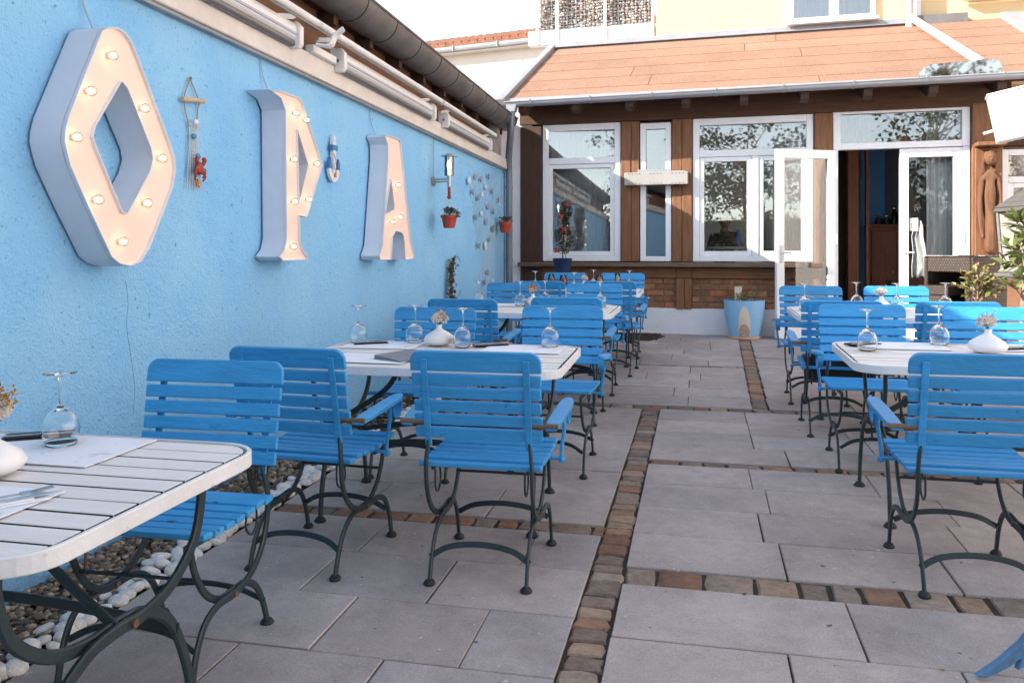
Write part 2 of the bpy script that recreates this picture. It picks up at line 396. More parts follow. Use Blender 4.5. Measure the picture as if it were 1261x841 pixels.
armchair = make_chair(True, .50)
plain = make_chair(False, .51)
index_kids()
chairs = [ # kind, x, y, facing (0 away from camera, 180 towards), label
 ('p', -1.628, 2.33, 180, 2, 'blue slatted chair without armrests facing the nearest white table at lower left'),
 ('a', -1.540, 3.22, 0, -3, 'blue slatted armchair seen from behind, standing nearest the gravel bed under the letter A'),
 ('a', -0.814, 3.25, 0, 1, 'blue slatted armchair seen from behind, left of the cobble strip and largest at photo centre'),
 ('p', -1.540, 4.50, 180, 0, 'blue slatted chair without armrests behind the white flower vase of the middle left table'),
 ('a', -0.812, 4.74, 180, -1, 'blue slatted armchair facing the camera at the cobble end of the middle left table'),
 ('a', -1.560, 5.72, 0, -2, 'blue armchair seen from behind near the dry vine, partly hidden by another chair back'),
 ('a', -0.900, 5.98, 0, 1, 'blue armchair of which mostly the dark top slat shows right behind the camera-facing armchair'),
 ('a', -1.640, 7.12, 180, 1, 'blue slatted chair facing the camera close to the wall, under the net of shells'),
 ('a', -0.900, 7.10, 180, 0, 'blue armchair facing the camera at the right end of the third left table'),
 ('a', -1.476, 7.97, 0, 2, 'blue chair seen from behind at the wall side of the drinks table'),
 ('a', -0.807, 8.06, 0, -1, 'blue chair seen from behind at the right end of the drinks table, slats in shade'),
 ('a', -1.500, 9.25, 180, 0, 'blue chair facing the camera beyond the red drink, close under the potted shrub'),
 ('a', -0.840, 9.22, 180, 0, 'blue chair facing the camera beyond the tall sparkling glass, against the brick panel'),
 ('a', 0.991, 3.52, 0, 0, 'blue slatted armchair seen from behind at lower right, nearest of the right rows'),
 ('a', 0.969, 5.14, 180, 0, 'blue slatted armchair facing the camera behind the left corner of the near right table'),
 ('a', 1.650, 5.06, 180, 0, 'blue slatted chair at the right edge, facing the camera behind the white vase'),
 ('a', 0.911, 5.95, 0, -2, 'blue chair seen from behind with a black blanket hung under its backrest'),
 ('a', 1.586, 5.99, 0, 2, 'blue chair seen from behind between the two right tables, in front of the reddish shrub'),
 ('a', 0.909, 7.02, 180, 0, 'blue slatted armchair facing the camera in front of the open white door leaf'),
 ('a', 1.585, 7.09, 180, 0, 'blue chair facing the camera in front of the open doorway, right of the white leaf'),
]
first = {'a': True, 'p': True}
for k, x, y, rz, tw, lab in chairs:
    src = armchair if k == 'a' else plain
    o = src if first[k] else copy_tree(src); first[k] = False
    o.location = (x, y, gz(y)); o.rotation_euler = (TILT if rz == 0 else -TILT, 0, R(rz + tw))
    tag(o, lab, 'chair', 'blue slatted garden chairs set round the white tables')

# ------------------------------------------------------------------ tables
def clip_slat(x0, x1, y, hw2, X, Y, r):
    """outline of a slat (constant y) clipped to the rounded table outline"""
    def xe(yy):
        d = abs(yy) - (Y - r)
        return X if d <= 0 else X - r + math.sqrt(max(r*r - d*d, 0))
    a, b = y - hw2, y + hw2; n = 5; right = []; left = []
    for i in range(n+1):
        yy = a + (b-a)*i/n; right.append((xe(yy), yy)); left.append((-xe(yy), yy))
    return right + left[::-1]
def make_table(W=1.30, D=.96):
    root = thing('slatted_table', 'x', 'table')
    X, Y, r = W/2, D/2, .13
    m = MB(); m.prism(rrect(-X, X, -Y, Y, r, 8), .708, .747, 'z', holes=[rrect(-X+.013, X-.013, -Y+.013, Y-.013, r-.013, 8)])
    m.build('rim', WHITE_RIM, root, bevel=.003)
    m = MB(); n = 10; Yi = Y-.020; Xi = X-.024; p = 2*Yi/n
    for i in range(n):
        y = -Yi + p*(i+.5)
        m.prism(clip_slat(-Xi, Xi, y, p/2-.0052, Xi, Yi+.001, r-.022), .722, .745 + rng.uniform(-.001, .001), 'z', side=1)
    m.build('tabletop', [WHITE_SLAT, mat('raw_slat_edge', srgb(70,62,56), rough=.9, var=.3)], root, bevel=.0015, seg=1)
    for x in (-X*.62, 0, X*.62):
        m = MB(); m.box(x-.02, x+.02, -Yi+.01, Yi-.01, .698, .7215); m.build('batten', GREEN_IRON, root)
    for sx in (-1, 1):
        x = sx*(X-.15)
        for sy in (-1, 1):
            xx = x + (.012 if sy > 0 else -.012)
            pts = [(xx, sy*.355, .70), (xx, sy*.355, .62), (xx, sy*.315, .52), (xx, sy*.21, .445), (xx, sy*.09, .418), (xx, -sy*.02, .42), (xx, -sy*.13, .405), (xx, -sy*.24, .335), (xx, -sy*.31, .20), (xx, -sy*.34, .08), (xx, -sy*.35, .01)]
            m = MB(); m.tube(bez(pts, 5), .013, flat=(.016, .030)); lg = m.build('leg', GREEN_IRON, root, bevel=.004)
            m = MB(); m.lathe([(.026, 0), (.029, .007), (.018, .022), (.013, .024)], 10, Matrix.Translation((xx, -sy*.35, 0))); m.build('foot', RUBBER, lg, smooth=True)
        m = MB(); m.box(x-.02, x+.02, -.40, .40, .690, .7075); m.build('top_rail', GREEN_IRON, root)
        m = MB(); m.lathe([(.011, 0), (.011, .06)], 8, Matrix.Translation((x-.03, .035, .419)) @ Matrix.Rotation(PI/2, 4, 'Y')); m.build('pivot_bolt', DARK_WOOD, root)
    for sy in (-1, 1):
        m = MB(); m.tube(bez([(-X+.15, sy*.26, .31), (-.25, sy*.23, .35), (0, sy*.22, .365), (.25, sy*.23, .35), (X-.15, sy*.26, .31)], 5), .01, flat=(.028, .009), ref=(0, 0, 1)); m.build('stretcher', GREEN_IRON, root, bevel=.002)
    for sx in (-1, 1):
        m = MB(); m.tube(bez([(sx*(X-.15), .0, .42), (sx*(X-.36), .02, .56), (sx*(X-.45), .02, .695)], 5), .011, flat=(.012, .026), ref=(0, 1, 0)); m.build('brace', GREEN_IRON, root, bevel=.003)
    return root
tables = [ (-1.812, 1.675, 'white slatted table nearest the camera at lower left, cropped by the photo edge'),
 (-1.23, 3.88, 'white slatted table set with four upturned glasses behind the two large armchairs'),
 (-1.27, 6.47, 'white slatted table third in the left row, under the wall lamp'),
 (-1.22, 8.68, 'white slatted table with coloured drinks, farthest in the left row'),
 (1.335, 4.33, 'white slatted table near the right edge with a white flower vase'),
 (1.335, 6.58, 'white slatted table farther back on the right in front of the doorway') ]
tb = make_table(); index_kids()
for i, (x, y, lab) in enumerate(tables):
    o = tb if i == 0 else copy_tree(tb)
    o.location = (x, y, gz(y)); o.rotation_euler = (TILT, 0, R((0, 1.0, -.6, .4, -.5, .7)[i]))
    if i == 0: o.scale = (1, .90, 1)
    tag(o, lab, 'table', 'white slatted garden tables')
def top(y): return gz(y) + .7475

# ------------------------------------------------------------------ things on the tables
PM = mat('printed_paper', srgb(238,240,248), rough=.85, chips=srgb(206,216,228), chip_amt=.6, chip_scale=9)
def placemat(x, y, w, d, rz, lab):
    m = MB(); m.box(-w/2, w/2, -d/2, d/2, 0, .0022)
    o = m.build('placemat', PM); o.location = (x, y, top(y)+.002); o.rotation_euler = (TILT, 0, R(rz)); tag(o, lab, 'placemat', 'white paper placemats')
for a in [(-1.70, 1.92, .42, .28, 0, 'white paper placemat under the upturned glass on the nearest table'),
          (-1.60, 1.46, .42, .28, 0, 'white paper placemat under the fork and knife at the left edge'),
          (-1.62, 4.12, .40, .28, 3, 'white paper placemat by the wall side of the four glass table, far edge'),
          (-1.50, 3.66, .40, .28, -2, 'white paper placemat with the grey folder on it'),
          (-0.86, 4.10, .40, .28, 0, 'white paper placemat under the rightmost upturned glass of the middle left table'),
          (-0.90, 3.66, .40, .28, 2, 'white paper placemat behind the back of the large centre armchair'),
          (-1.60, 6.72, .40, .28, 0, 'white paper placemat on the third left table near the wall'),
          (-0.90, 6.70, .40, .28, 0, 'white paper placemat on the third left table near its right end'),
          (1.02, 4.58, .40, .28, 0, 'white paper placemat under the left upturned glass of the near right table'),
          (1.66, 4.60, .40, .28, 0, 'white paper placemat right of the white vase on the near right table')]: placemat(*a)

H_G = .20
def glass_profile(h=H_G):   # upturned wine glass: rim on the table, foot in the air
    k = h/.20
    outer = [(.039,0), (.0435,.012), (.0475,.03), (.048,.045), (.045,.062), (.036,.082), (.021,.096), (.009,.104), (.0044,.112), (.0037,.14), (.0037,.172), (.006,.186), (.017,.1935), (.043,.1965), (.0435,.1985), (.015,.2)]
    bowl = [(.0008,.0975), (.014,.0945), (.0338,.081), (.0435,.061), (.0466,.045), (.0461,.03), (.042,.012), (.0377,0)]
    return [(r*k, z*k) for r, z in outer] , [(r*k, z*k) for r, z in bowl]
gm = MB(); o_, b_ = glass_profile()
gm.lathe([(.0005, .2)] + o_[::-1] + b_[::-1], 24)
# close: profile runs foot centre -> foot -> stem -> bowl outside -> rim -> bowl inside -> bowl floor
wine = gm.build('wine_glass', GLASS, smooth='all')
gl = [(-1.716, 1.957, 'upturned wine glass on the nearest table, largest of all the glasses'),
 (-1.80, 4.20, 'upturned wine glass standing alone at the wall end of the middle left table'),
 (-1.491, 4.24, 'upturned wine glass just left of the vase on the middle left table'),
 (-1.19, 4.12, 'upturned wine glass just right of the vase on the middle left table'),
 (-0.745, 4.20, 'upturned wine glass at the right end of the middle left table, before the armchair'),
 (-1.42, 6.62, 'upturned wine glass left of the small vase on the third left table'),
 (-1.24, 6.78, 'upturned wine glass right of the small vase on the third left table'),
 (-0.765, 6.65, 'upturned wine glass at the right end of the third left table'),
 (-1.80, 6.74, 'upturned wine glass at the wall end of the third left table, against the blue wall'),
 (-1.68, 8.60, 'upturned wine glass leftmost on the drinks table'),
 (-1.23, 8.34, 'upturned wine glass just right of the red drink'),
 (-1.114, 8.98, 'upturned wine glass between the vase and the orange drink on the drinks table'),
 (-0.72, 8.90, 'upturned wine glass rightmost on the drinks table'),
 (0.815, 4.38, 'upturned wine glass at the left corner of the near right table'),
 (1.215, 4.66, 'upturned wine glass left of the white vase on the near right table'),
 (0.79, 6.62, 'upturned wine glass at the left end of the far right table'),
 (1.20, 6.86, 'upturned wine glass before the open doorway, left of the small vase'),
 (1.47, 6.76, 'upturned wine glass right of the small vase on the far right table'),
 (1.83, 6.86, 'upturned wine glass rightmost on the far right table, before the wicker cabinet')]
for i, (x, y, lab) in enumerate(gl):
    o = wine if i == 0 else wine.copy()
    if i: COL.objects.link(o)
    o.location = (x, y, top(y) + .0045); o.rotation_euler = (TILT, 0, i*.7)
    tag(o, lab, 'wine glass', 'upturned wine glasses on the tables')

# drinks at the far table (standing upright, filled)
def drink(x, y, col, h, r, lab, flute=False):
    t = thing('drink_glass', lab, 'drink', (x, y, top(y)), (TILT, 0, 0), 'filled drinks on the far left table')
    m = MB()
    if flute: prof = [(.0005,0), (.03,.001), (.031,.003), (.006,.008), (.0045,.03), (.010,.05), (.022,.075), (r,.12), (r*.95,h), (r*.9,h), (r*.94,.12), (.019,.078), (.0005,.055)]
    else: prof = [(.0005,0), (.034,.001), (.035,.003), (.008,.008), (.0055,.03), (.015,.045), (r*.9,.075), (r,.105), (r*.84,h), (r*.8,h), (r*.96,.105), (r*.86,.077), (.0005,.05)]
    m.lathe(prof, 20); m.build('glass', MATS.get('thin_glass') or pane_mat('thin_glass', 1.0, (.97,.98,.98), 1.45), t, smooth='all')
    m = MB(); k = .93
    if flute: m.lathe([(.0005,.057), (.018,.08), (r*.9,.12), (r*.88,h*.82), (.0005,h*.82)], 16)
    else: m.lathe([(.0005,.052), (r*.82,.078), (r*.92,.105), (r*.84,h*.84), (.0005,h*.84)], 16)
    m.build('liquid', mat('liquid_'+'%02d' % int(col[0]*10+col[1]*100), col, rough=.1, var=.25, var_scale=40), t, smooth='all')
drink(-1.530, 8.72, srgb(150,120,104), .165, .040, 'clear stemmed drink with ice, leftmost filled glass on the far table')
drink(-1.372, 8.55, srgb(200,70,30), .165, .042, 'deep red orange drink in a bowl shaped glass on the far table')
drink(-1.005, 8.61, srgb(226,136,40), .165, .042, 'amber orange drink in a bowl shaped glass, right of the far vase')
drink(-0.824, 8.70, srgb(226,206,150), .185, .030, 'tall narrow glass of pale sparkling drink on the far table', True)

def vase(x, y, s, lab, ochre=False):
    t = thing('flower_vase', lab, 'vase', (x, y, top(y)+.004), (TILT, 0, x), 'white squat vases with dried flowers')
    m = MB(); m.lathe([(.0005,0), (.05*s,0), (.078*s,.012*s), (.088*s,.03*s), (.075*s,.052*s), (.045*s,.072*s), (.018*s,.088*s), (.014*s,.10*s), (.018*s,.112*s), (.012*s,.112*s), (.008*s,.10*s), (.0005,.09*s)], 24)
    m.build('vase_body', VASE, t, smooth='all')
    r2 = random.Random(int(x*1000)); st = MB(); fl = MB(); fo = MB()
    heads = [(.030,-.01,.150,.030), (-.028,.012,.158,.026), (.004,.03,.142,.022)]
    for hx, hy, hz, hr in heads[:2 if ochre else 3]:
        e = Vector((hx*s, hy*s, hz*s)); st.tube(bez([(0,0,.10*s), (hx*s*.4, hy*s*.4, .125*s), e], 3), .0014, 4)
        for q in range(150):
            v = Vector((r2.gauss(0,1), r2.gauss(0,1), r2.gauss(0,1))).normalized()
            fl.leaf(e + v*hr*s*r2.uniform(.35, .95), v + Vector((r2.gauss(0,.5), r2.gauss(0,.5), r2.gauss(0,.5))), .0042*s, .012*s, (r2.gauss(0,1), r2.gauss(0,1), .3))
    for k in range(9 if not ochre else 16):
        a = r2.uniform(0, 2*PI); d = r2.uniform(.015, .06)*s; h = r2.uniform(.165, .215)*s
        e = Vector((d*math.cos(a), d*math.sin(a), h)); st.tube(bez([(0, 0, .10*s), (e.x*.4, e.y*.4, h*.8), e], 3), .0008, 4)
        for q in range(10 if not ochre else 22):
            v = Vector((r2.gauss(0,1), r2.gauss(0,1), r2.gauss(0,1))).normalized()
            fo.leaf(e + v*.012*s*r2.uniform(.2,1.2) - Vector((0,0,.03*s*r2.random()*(1 if ochre else .3))), v, (.0016 if not ochre else .0035)*s, (.005 if not ochre else .010)*s, (r2.gauss(0,1), r2.gauss(0,1), .3))
    st.build('stem', DRYB, t); fl.build('flower', DRYW, t, fix=False)
    if fo.v: fo.build('flower_sprig', DRYO, t, fix=False)
vase(-1.675, 1.67, 1.0, 'white squat vase with ochre and white dried flowers at the left photo edge', True)
vase(-1.33, 4.17, .95, 'white squat vase with pale dried flowers on the middle left table')
vase(-1.33, 6.70, .85, 'small white vase with dried flowers on the third left table', True)
vase(-1.18, 8.72, .85, 'small white vase between the coloured drinks on the far table')
vase(1.36, 4.40, 1.0, 'white squat vase with a large pale dried flower on the near right table')
vase(1.36, 6.78, .9, 'small white vase with beige dried flowers on the far right table')

def cutlery(x, y, rz, lab, dark=True, group='cutlery sets on dark napkins'):
    t = thing('cutlery_set', lab, 'cutlery', (x, y, top(y)+.0045), (TILT, 0, R(rz)), group)
    m = MB(); m.box(-.042, .042, -.10, .08, 0, .004)
    m.box(-.040, .038, -.098, .05, .0042, .008)
    m.build('napkin', BLACKC if dark else PAPER, t, bevel=.002)
    z = .0095
    m = MB(); m.beam((-.016, -.10, z), (-.016, .03, z), .007, .003); m.prism([(-.027,.03),(-.005,.03),(-.005,.05),(-.027,.05)], z-.001, z+.002)
    for k in range(4): m.beam((-.0255+.0063*k, .05, z), (-.0255+.0063*k, .095, z+.004), .003, .002)
    m.build('fork', STEEL, t)
    m = MB(); m.beam((.018, -.10, z), (.018, .0, z), .010, .005); m.prism([(.011,0),(.026,0),(.027,.06),(.020,.105),(.012,.07)], z-.001, z+.001)
    m.build('knife', STEEL, t)
cutlery(-1.455, 1.50, -38, 'fork and knife on a white napkin at the left photo edge', False, None)
cutlery(-1.84, 2.03, -60, 'dark napkin with cutlery beside the vase on the nearest table, against the wall')
cutlery(-1.70, 4.16, -60, 'dark napkin with cutlery near the wall end of the middle left table')
cutlery(-1.05, 4.20, -60, 'dark napkin with cutlery between the right two glasses of the middle left table')
cutlery(0.84, 4.60, -55, 'dark napkin with cutlery at the left corner of the near right table')
cutlery(1.56, 4.56, -70, 'dark napkin with a fork just right of the white vase, right photo edge')
m = MB(); m.prism([(-.09,-.13),(.09,-.13),(.09,.13),(-.09,.13)], 0, .004); m.prism([(-.088,.0),(-.088,.02),(.09,.004),(.09,0)], -.125, .125, 'y')
o = m.build('menu_folder', mat('grey_folder', srgb(120,124,132), rough=.5, var=.1)); o.location = (-1.34, 3.70, top(3.70)+.005); o.rotation_euler = (TILT, 0, R(-25))
tag(o, 'grey folded menu card on the middle left table behind the armchair backs', 'menu')
# black blanket under the back of the right chair
m = MB(); m.box(-.215, .215, -.006, .028, .36, .60); m.box(-.21, .21, .02, .40, .458, .478)
o = m.build('seat_blanket', BLACKC, bevel=.012, seg=2); o.location = (.911, 5.80, gz(5.8)); o.rotation_euler = (TILT, 0, R(-2))
tag(o, 'black blanket draped over a chair seat behind the near right table', 'blanket')

# ================================================================== SETTING
# ground: one big sheet, joint soil shows between the slabs
STONEG = mat('ground_soil', srgb(120,112,100), rough=.95, var=.25, var_scale=3, bump=.4, bump_scale=30)
m = MB(); n = 1
m.add([(-90,-90,gz(-90)-.04), (90,-90,gz(-90)-.04), (90,-12,gz(-12)-.04), (-90,-12,gz(-12)-.04), (90,14,gz(14)-.04), (-90,14,gz(14)-.04), (90,140,gz(14)-.04), (-90,140,gz(14)-.04)],
      [(0,1,2,3), (3,2,4,5), (5,4,6,7)])
tag(m.build('ground', STONEG), kind='structure')
JOINT = mat('joint_soil', srgb(54,46,40), rough=.95, var=.4, var_scale=25, bump=.5, bump_scale=80, chips=srgb(70,80,44), chip_amt=.60, chip_scale=6)
m = MB(); m.add([(-2.12,-6,gz(-6)-.012), (9,-6,gz(-6)-.012), (9,12.2,gz(12.2)-.012), (-2.12,12.2,gz(12.2)-.012)], [(0,1,2,3)])
tag(m.build('joint_bed', JOINT), kind='structure')

# slab paving: real slabs with open joints, each a slightly different tone
def slab_material():
    m = bpy.data.materials.new('concrete_slab'); m.use_nodes = True; nt = m.node_tree; N = nt.nodes; L = nt.links
    b = N['Principled BSDF']; b.inputs['Roughness'].default_value = .82; b.inputs['Specular IOR Level'].default_value = .35
    a = N.new('ShaderNodeAttribute'); a.attribute_name = 'Col'
    tc = N.new('ShaderNodeTexCoord')
    def noise(s, d=6, r=.65):
        n = N.new('ShaderNodeTexNoise'); n.inputs['Scale'].default_value = s; n.inputs['Detail'].default_value = d; n.inputs['Roughness'].default_value = r
        L.new(tc.outputs['Object'], n.inputs['Vector']); return n.outputs['Fac']
    def mul(A, fac, lo, hi, f0=.3, f1=.7):
        mr = N.new('ShaderNodeMapRange'); mr.inputs['From Min'].default_value = f0; mr.inputs['From Max'].default_value = f1
        mr.inputs['To Min'].default_value = lo; mr.inputs['To Max'].default_value = hi; L.new(fac, mr.inputs['Value'])
        mx = N.new('ShaderNodeMix'); mx.data_type = 'RGBA'; mx.blend_type = 'MULTIPLY'; mx.inputs['Factor'].default_value = 1
        L.new(A, mx.inputs['A']); L.new(mr.outputs['Result'], mx.inputs['B']); return mx.outputs['Result']
    cur = mul(a.outputs['Color'], noise(1.3), .80, 1.15); cur = mul(cur, noise(4.5), .86, 1.12); cur = mul(cur, noise(14), .92, 1.07); cur = mul(cur, noise(170, 3), .80, 1.2)
    # dark droppings and pale spots
    for sc_, thr, colr in ((2.2, .66, srgb(112,104,98)), (22, .745, srgb(98,90,84)), (34, .735, srgb(206,202,200))):
        cr = N.new('ShaderNodeValToRGB'); cr.color_ramp.elements[0].position = thr; cr.color_ramp.elements[1].position = thr+(.02 if sc_ > 10 else .14)
        L.new(noise(sc_, 2 if sc_ > 10 else 7, .5 if sc_ > 10 else .75), cr.inputs['Fac']); mx = N.new('ShaderNodeMix'); mx.data_type = 'RGBA'
        L.new(cr.outputs['Color'], mx.inputs['Factor']); L.new(cur, mx.inputs['A']); mx.inputs['B'].default_value = colr; cur = mx.outputs['Result']
    L.new(cur, b.inputs['Base Color'])
    bp = N.new('ShaderNodeBump'); bp.inputs['Strength'].default_value = .25; bp.inputs['Distance'].default_value = .004
    L.new(noise(130, 4), bp.inputs['Height']); L.new(bp.outputs['Normal'], b.inputs['Normal'])
    return m
SLAB = slab_material()
def L1(y): return (-.415 - .0*y, -.288)
def L2(y): return (.405 + .0225*(y-6.6), .520 + .0275*(y-6.6))
m = MB()
def slab(x0, x1, y0, y1):
    g = .0028
    k = rng.uniform(.89, 1.09); h = rng.uniform(-.035, .035)
    base = lin(176/255)*.87
    m.col = (base*k*(1.08+h*.7), base*k*.95, base*k*(.90-h*.7), 1)
    dz = rng.uniform(-.0015, .0015); tx = rng.uniform(-.002, .002)
    vs = []
    for (x, y) in ((x0+g, y0+g), (x1-g, y0+g), (x1-g, y1-g), (x0+g, y1-g)): vs.append((x + rng.uniform(-.002,.002), y + rng.uniform(-.002,.002), gz(y)+dz+tx*(x-x0)))
    m.add([(x, y, z-.03) for x, y, z in vs] + vs, [(3,2,1,0),(4,5,6,7),(0,1,5,4),(1,2,6,5),(2,3,7,6),(3,0,4,7)])
def field(xa, xb, ya, yb, rows, seed, start=None):
    r2 = random.Random(seed); rh = (yb-ya)/rows
    for i in range(rows):
        y0 = ya + rh*i; y1 = y0+rh; x0 = xa if not callable(xa) else xa((y0+y1)/2)
        X1 = xb if not callable(xb) else xb((y0+y1)/2)
        x = x0; w = r2.choice((.42, .62, .80, .56))
        while x < X1 - .02:
            e = x + w
            if X1 - e < .22: e = X1
            slab(x, min(e, X1), y0, y1); x = e; w = r2.choice((.62, .62, .82, .70, .50))
lx0, lx1 = -2.02, -.418
field(lx0, lx1, -3.2, 3.655, 17, 1); field(lx0, lx1, 3.775, 6.405, 6, 2)
field(-.285, 6.5, -3.2, 3.165, 15, 11); field(-.285, 6.5, 3.335, 4.86, 4, 18); field(-.285, 6.5, 4.965, 6.405, 4, 5)
field(lx0, lambda y: L2(y)[0]-.004, 6.555, 8.53, 5, 6); field(lx0, lambda y: L2(y)[0]-.004, 8.62, 11.75, 8, 7)
field(lambda y: L2(y)[1]+.004, 6.5, 6.555, 9.23, 6, 8); field(lambda y: L2(y)[1]+.004, 6.5, 9.32, 11.75, 6, 9)
tag(m.build('paving', SLAB, bevel=.003), kind='structure')

# setts: bands of small brown, grey and tan stones
SETT = mat('sett_stone', (1,1,1), rough=.85, attr='Col', var=.3, var_scale=26, bump=.5, bump_scale=55)
pal = [srgb(142,112,92), srgb(130,116,108), srgb(150,118,98), srgb(120,108,100), srgb(146,132,122), srgb(136,104,86), srgb(126,116,110), srgb(152,132,114)]
m = MB()
def sett(cx, cy, w, d):
    c = rng.choice(pal); k = rng.uniform(.75, 1.12)*1.0; m.col = (c[0]*k*1.04, c[1]*k, c[2]*k*.95, 1)
    pts = []; dz = rng.uniform(-.006, .001)
    for sx, sy in ((-1,-1),(0,-1.04),(1,-1),(1.03,0),(1,1),(0,1.04),(-1,1),(-1.03,0)):
        pts.append((cx + sx*w/2 + rng.uniform(-.006,.006), cy + sy*d/2 + rng.uniform(-.005,.005)))
    n = len(pts); r = .86
    vs = [(x, y, gz(y)-.05) for x, y in pts] + [(x, y, gz(y)-.010+dz) for x, y in pts] + [(cx+(x-cx)*r, cy+(y-cy)*r, gz(y)-.001+dz+rng.uniform(-.0015,.0015)) for x, y in pts]
    fs = [tuple(range(2*n, 3*n))]
    for l in range(2):
        for i in range(n): fs.append((l*n+i, l*n+(i+1) % n, (l+1)*n+(i+1) % n, (l+1)*n+i))
    m.add(vs, fs)
y = -3.2
while y < 6.40:
    d = rng.uniform(.075, .125); sett(-.352 + rng.uniform(-.006,.006), y+d/2, .118, d-.010); y += d
y = 6.50
while y < 11.2:
    d = rng.uniform(.075, .12); a, b = L2(y); sett((a+b)/2, y+d/2, b-a-.008, d-.010); y += d
def cross(xa, xb, ya, yb):
    x = xa
    while x < xb:
        w = rng.uniform(.10, .20); w = min(w, xb-x+.02)
        sett(x+w/2, (ya+yb)/2, w-.014, yb-ya-.012); x += w
cross(lx0, -.425, 3.655, 3.775); cross(-.28, 6.5, 3.165, 3.335); cross(-.28, 6.5, 4.86, 4.965)
cross(lx0, .40, 6.405, 6.555); cross(.42, 6.5, 6.42, 6.54); cross(lx0, .42, 8.53, 8.62); cross(.58, 6.5, 9.23, 9.32)
tag(m.build('sett_bands', SETT, smooth=True), kind='structure')
m = MB(); m.prism([(-1.05,10.55),(-.60,10.5),(-.42,11.0),(-.55,11.3),(-1.1,11.3)], 0, .006)
for q in range(420):
    x = rng.uniform(-1.05,-.5); yy = rng.uniform(10.55,11.28); m.ico((x, yy, .008), rng.uniform(.006,.016), 1, (1,1,.6), .2)
o = m.build('dirt_patch', SOIL); o.location = (0, 0, 0)
for v in o.data.vertices: v.co.z += gz(v.co.y)
tag(o, kind='structure')

m = MB(); LIT = mat('litter_leaf', (1,1,1), rough=.9, attr='Col')
for q in range(90):
    x = rng.uniform(-2.0, 3.4); yy = rng.uniform(1.4, 10.8); c = rng.choice([srgb(96,78,60), srgb(120,96,66), srgb(70,60,52), srgb(138,120,84)]); m.col = c
    a = rng.uniform(0, 6.28); L_ = rng.uniform(.008, .028)
    m.leaf((x, yy, gz(yy)+.004), (math.cos(a), math.sin(a), .05), L_*rng.uniform(.1,.45), L_, (0,0,1))
tag(m.build('leaf_litter', LIT, fix=False), kind='stuff')
# gravel bed along the wall
def wx(y): return -2.466 - .01876*(y-2.9)
m = MB(); m.add([(-2.6,-6,gz(-6)-.015), (-2.0,-6,gz(-6)-.015), (-2.0,11.4,gz(11.4)-.015), (-2.75,11.4,gz(11.4)-.015)], [(0,1,2,3)])
tag(m.build('planting_soil', SOIL), kind='structure')
GRAVEL = mat('gravel_stone', (1,1,1), rough=.8, attr='Col', var=.3, var_scale=40)
m = MB(); gp = [srgb(112,98,84), srgb(136,120,102), srgb(90,80,72), srgb(150,136,118), srgb(104,88,72), srgb(78,70,64)]
for q in range(5200):
    yy = rng.uniform(.9, 5.2) if q < 4300 else rng.uniform(5.2, 9.6); x = rng.uniform(wx(yy)+.01, -2.10); c = rng.choice(gp); k = rng.uniform(.75, 1.25)*1.45; m.col = (c[0]*k, c[1]*k, c[2]*k, 1)
    m.ico((x, yy, gz(yy)-.006+rng.uniform(0,.012)), rng.uniform(.008,.019)*(1 if q < 4300 else 1.3), 1, (rng.uniform(.8,1.3), rng.uniform(.8,1.2), rng.uniform(.55,.8)), .12, rng.uniform(0,6))
for q in range(900):
    yy = rng.uniform(.9, 7); x = rng.uniform(wx(yy)+.02, -2.08); c = rng.choice([srgb(96,74,56), srgb(124,98,70), srgb(84,66,52)]); m.col = c; a = rng.uniform(0,6.28); m.leaf((x, yy, gz(yy)+.012), (math.cos(a), math.sin(a), rng.uniform(-.1,.4)), .008, rng.uniform(.015,.045), (rng.gauss(0,.3),rng.gauss(0,.3),1))
tag(m.build('gravel', GRAVEL, smooth='all', fix=False), kind='stuff')
# white edging pebbles
PEB = mat('white_pebble', srgb(232,230,228), rough=.8, var=.16, var_scale=2.5, bump=.5, bump_scale=5, objvar=.10)
protos = []
for k in range(8):
    m = MB(); m.ico((0,0,0), 1, 3, (1, rng.uniform(.72,.9), rng.uniform(.55,.7)))
    ph = [rng.uniform(0, 6) for _ in range(6)]
    m.v = [tuple(Vector(v)*(1 + .12*math.sin(2*v[0]+ph[0]) + .08*math.sin(2.6*v[1]+ph[1]) + .07*math.sin(3*v[2]+2*v[0]+ph[2]))) for v in m.v]
    o = m.build('edging_pebble', PEB, smooth='all'); protos.append(o)
yy = 1.0; k = 0; used = set()
while yy < 6.9:
    for off in ((0, .8) if rng.random() < .6 else (0, .6, 1.25)):
        i = rng.randrange(8); s_ = rng.uniform(.024, .044)
        o = protos[i] if i not in used else protos[i].copy()
        if i in used: COL.objects.link(o)
        used.add(i)
        x = -2.045 - .07*off + rng.uniform(-.02, .02); y2 = yy + (.035 if off else 0) + rng.uniform(-.015,.015)
        o.location = (x, y2, gz(y2) + s_*.28); o.scale = (s_, s_, s_); o.rotation_euler = (rng.uniform(-.3,.3), rng.uniform(-.3,.3), rng.uniform(0, 6))
        tag(o, 'white rounded edging pebble between the gravel bed and the paving', 'pebble', 'white edging pebbles along the gravel bed'); k += 1
    yy += rng.uniform(.050, .068)
print('pebbles', k)
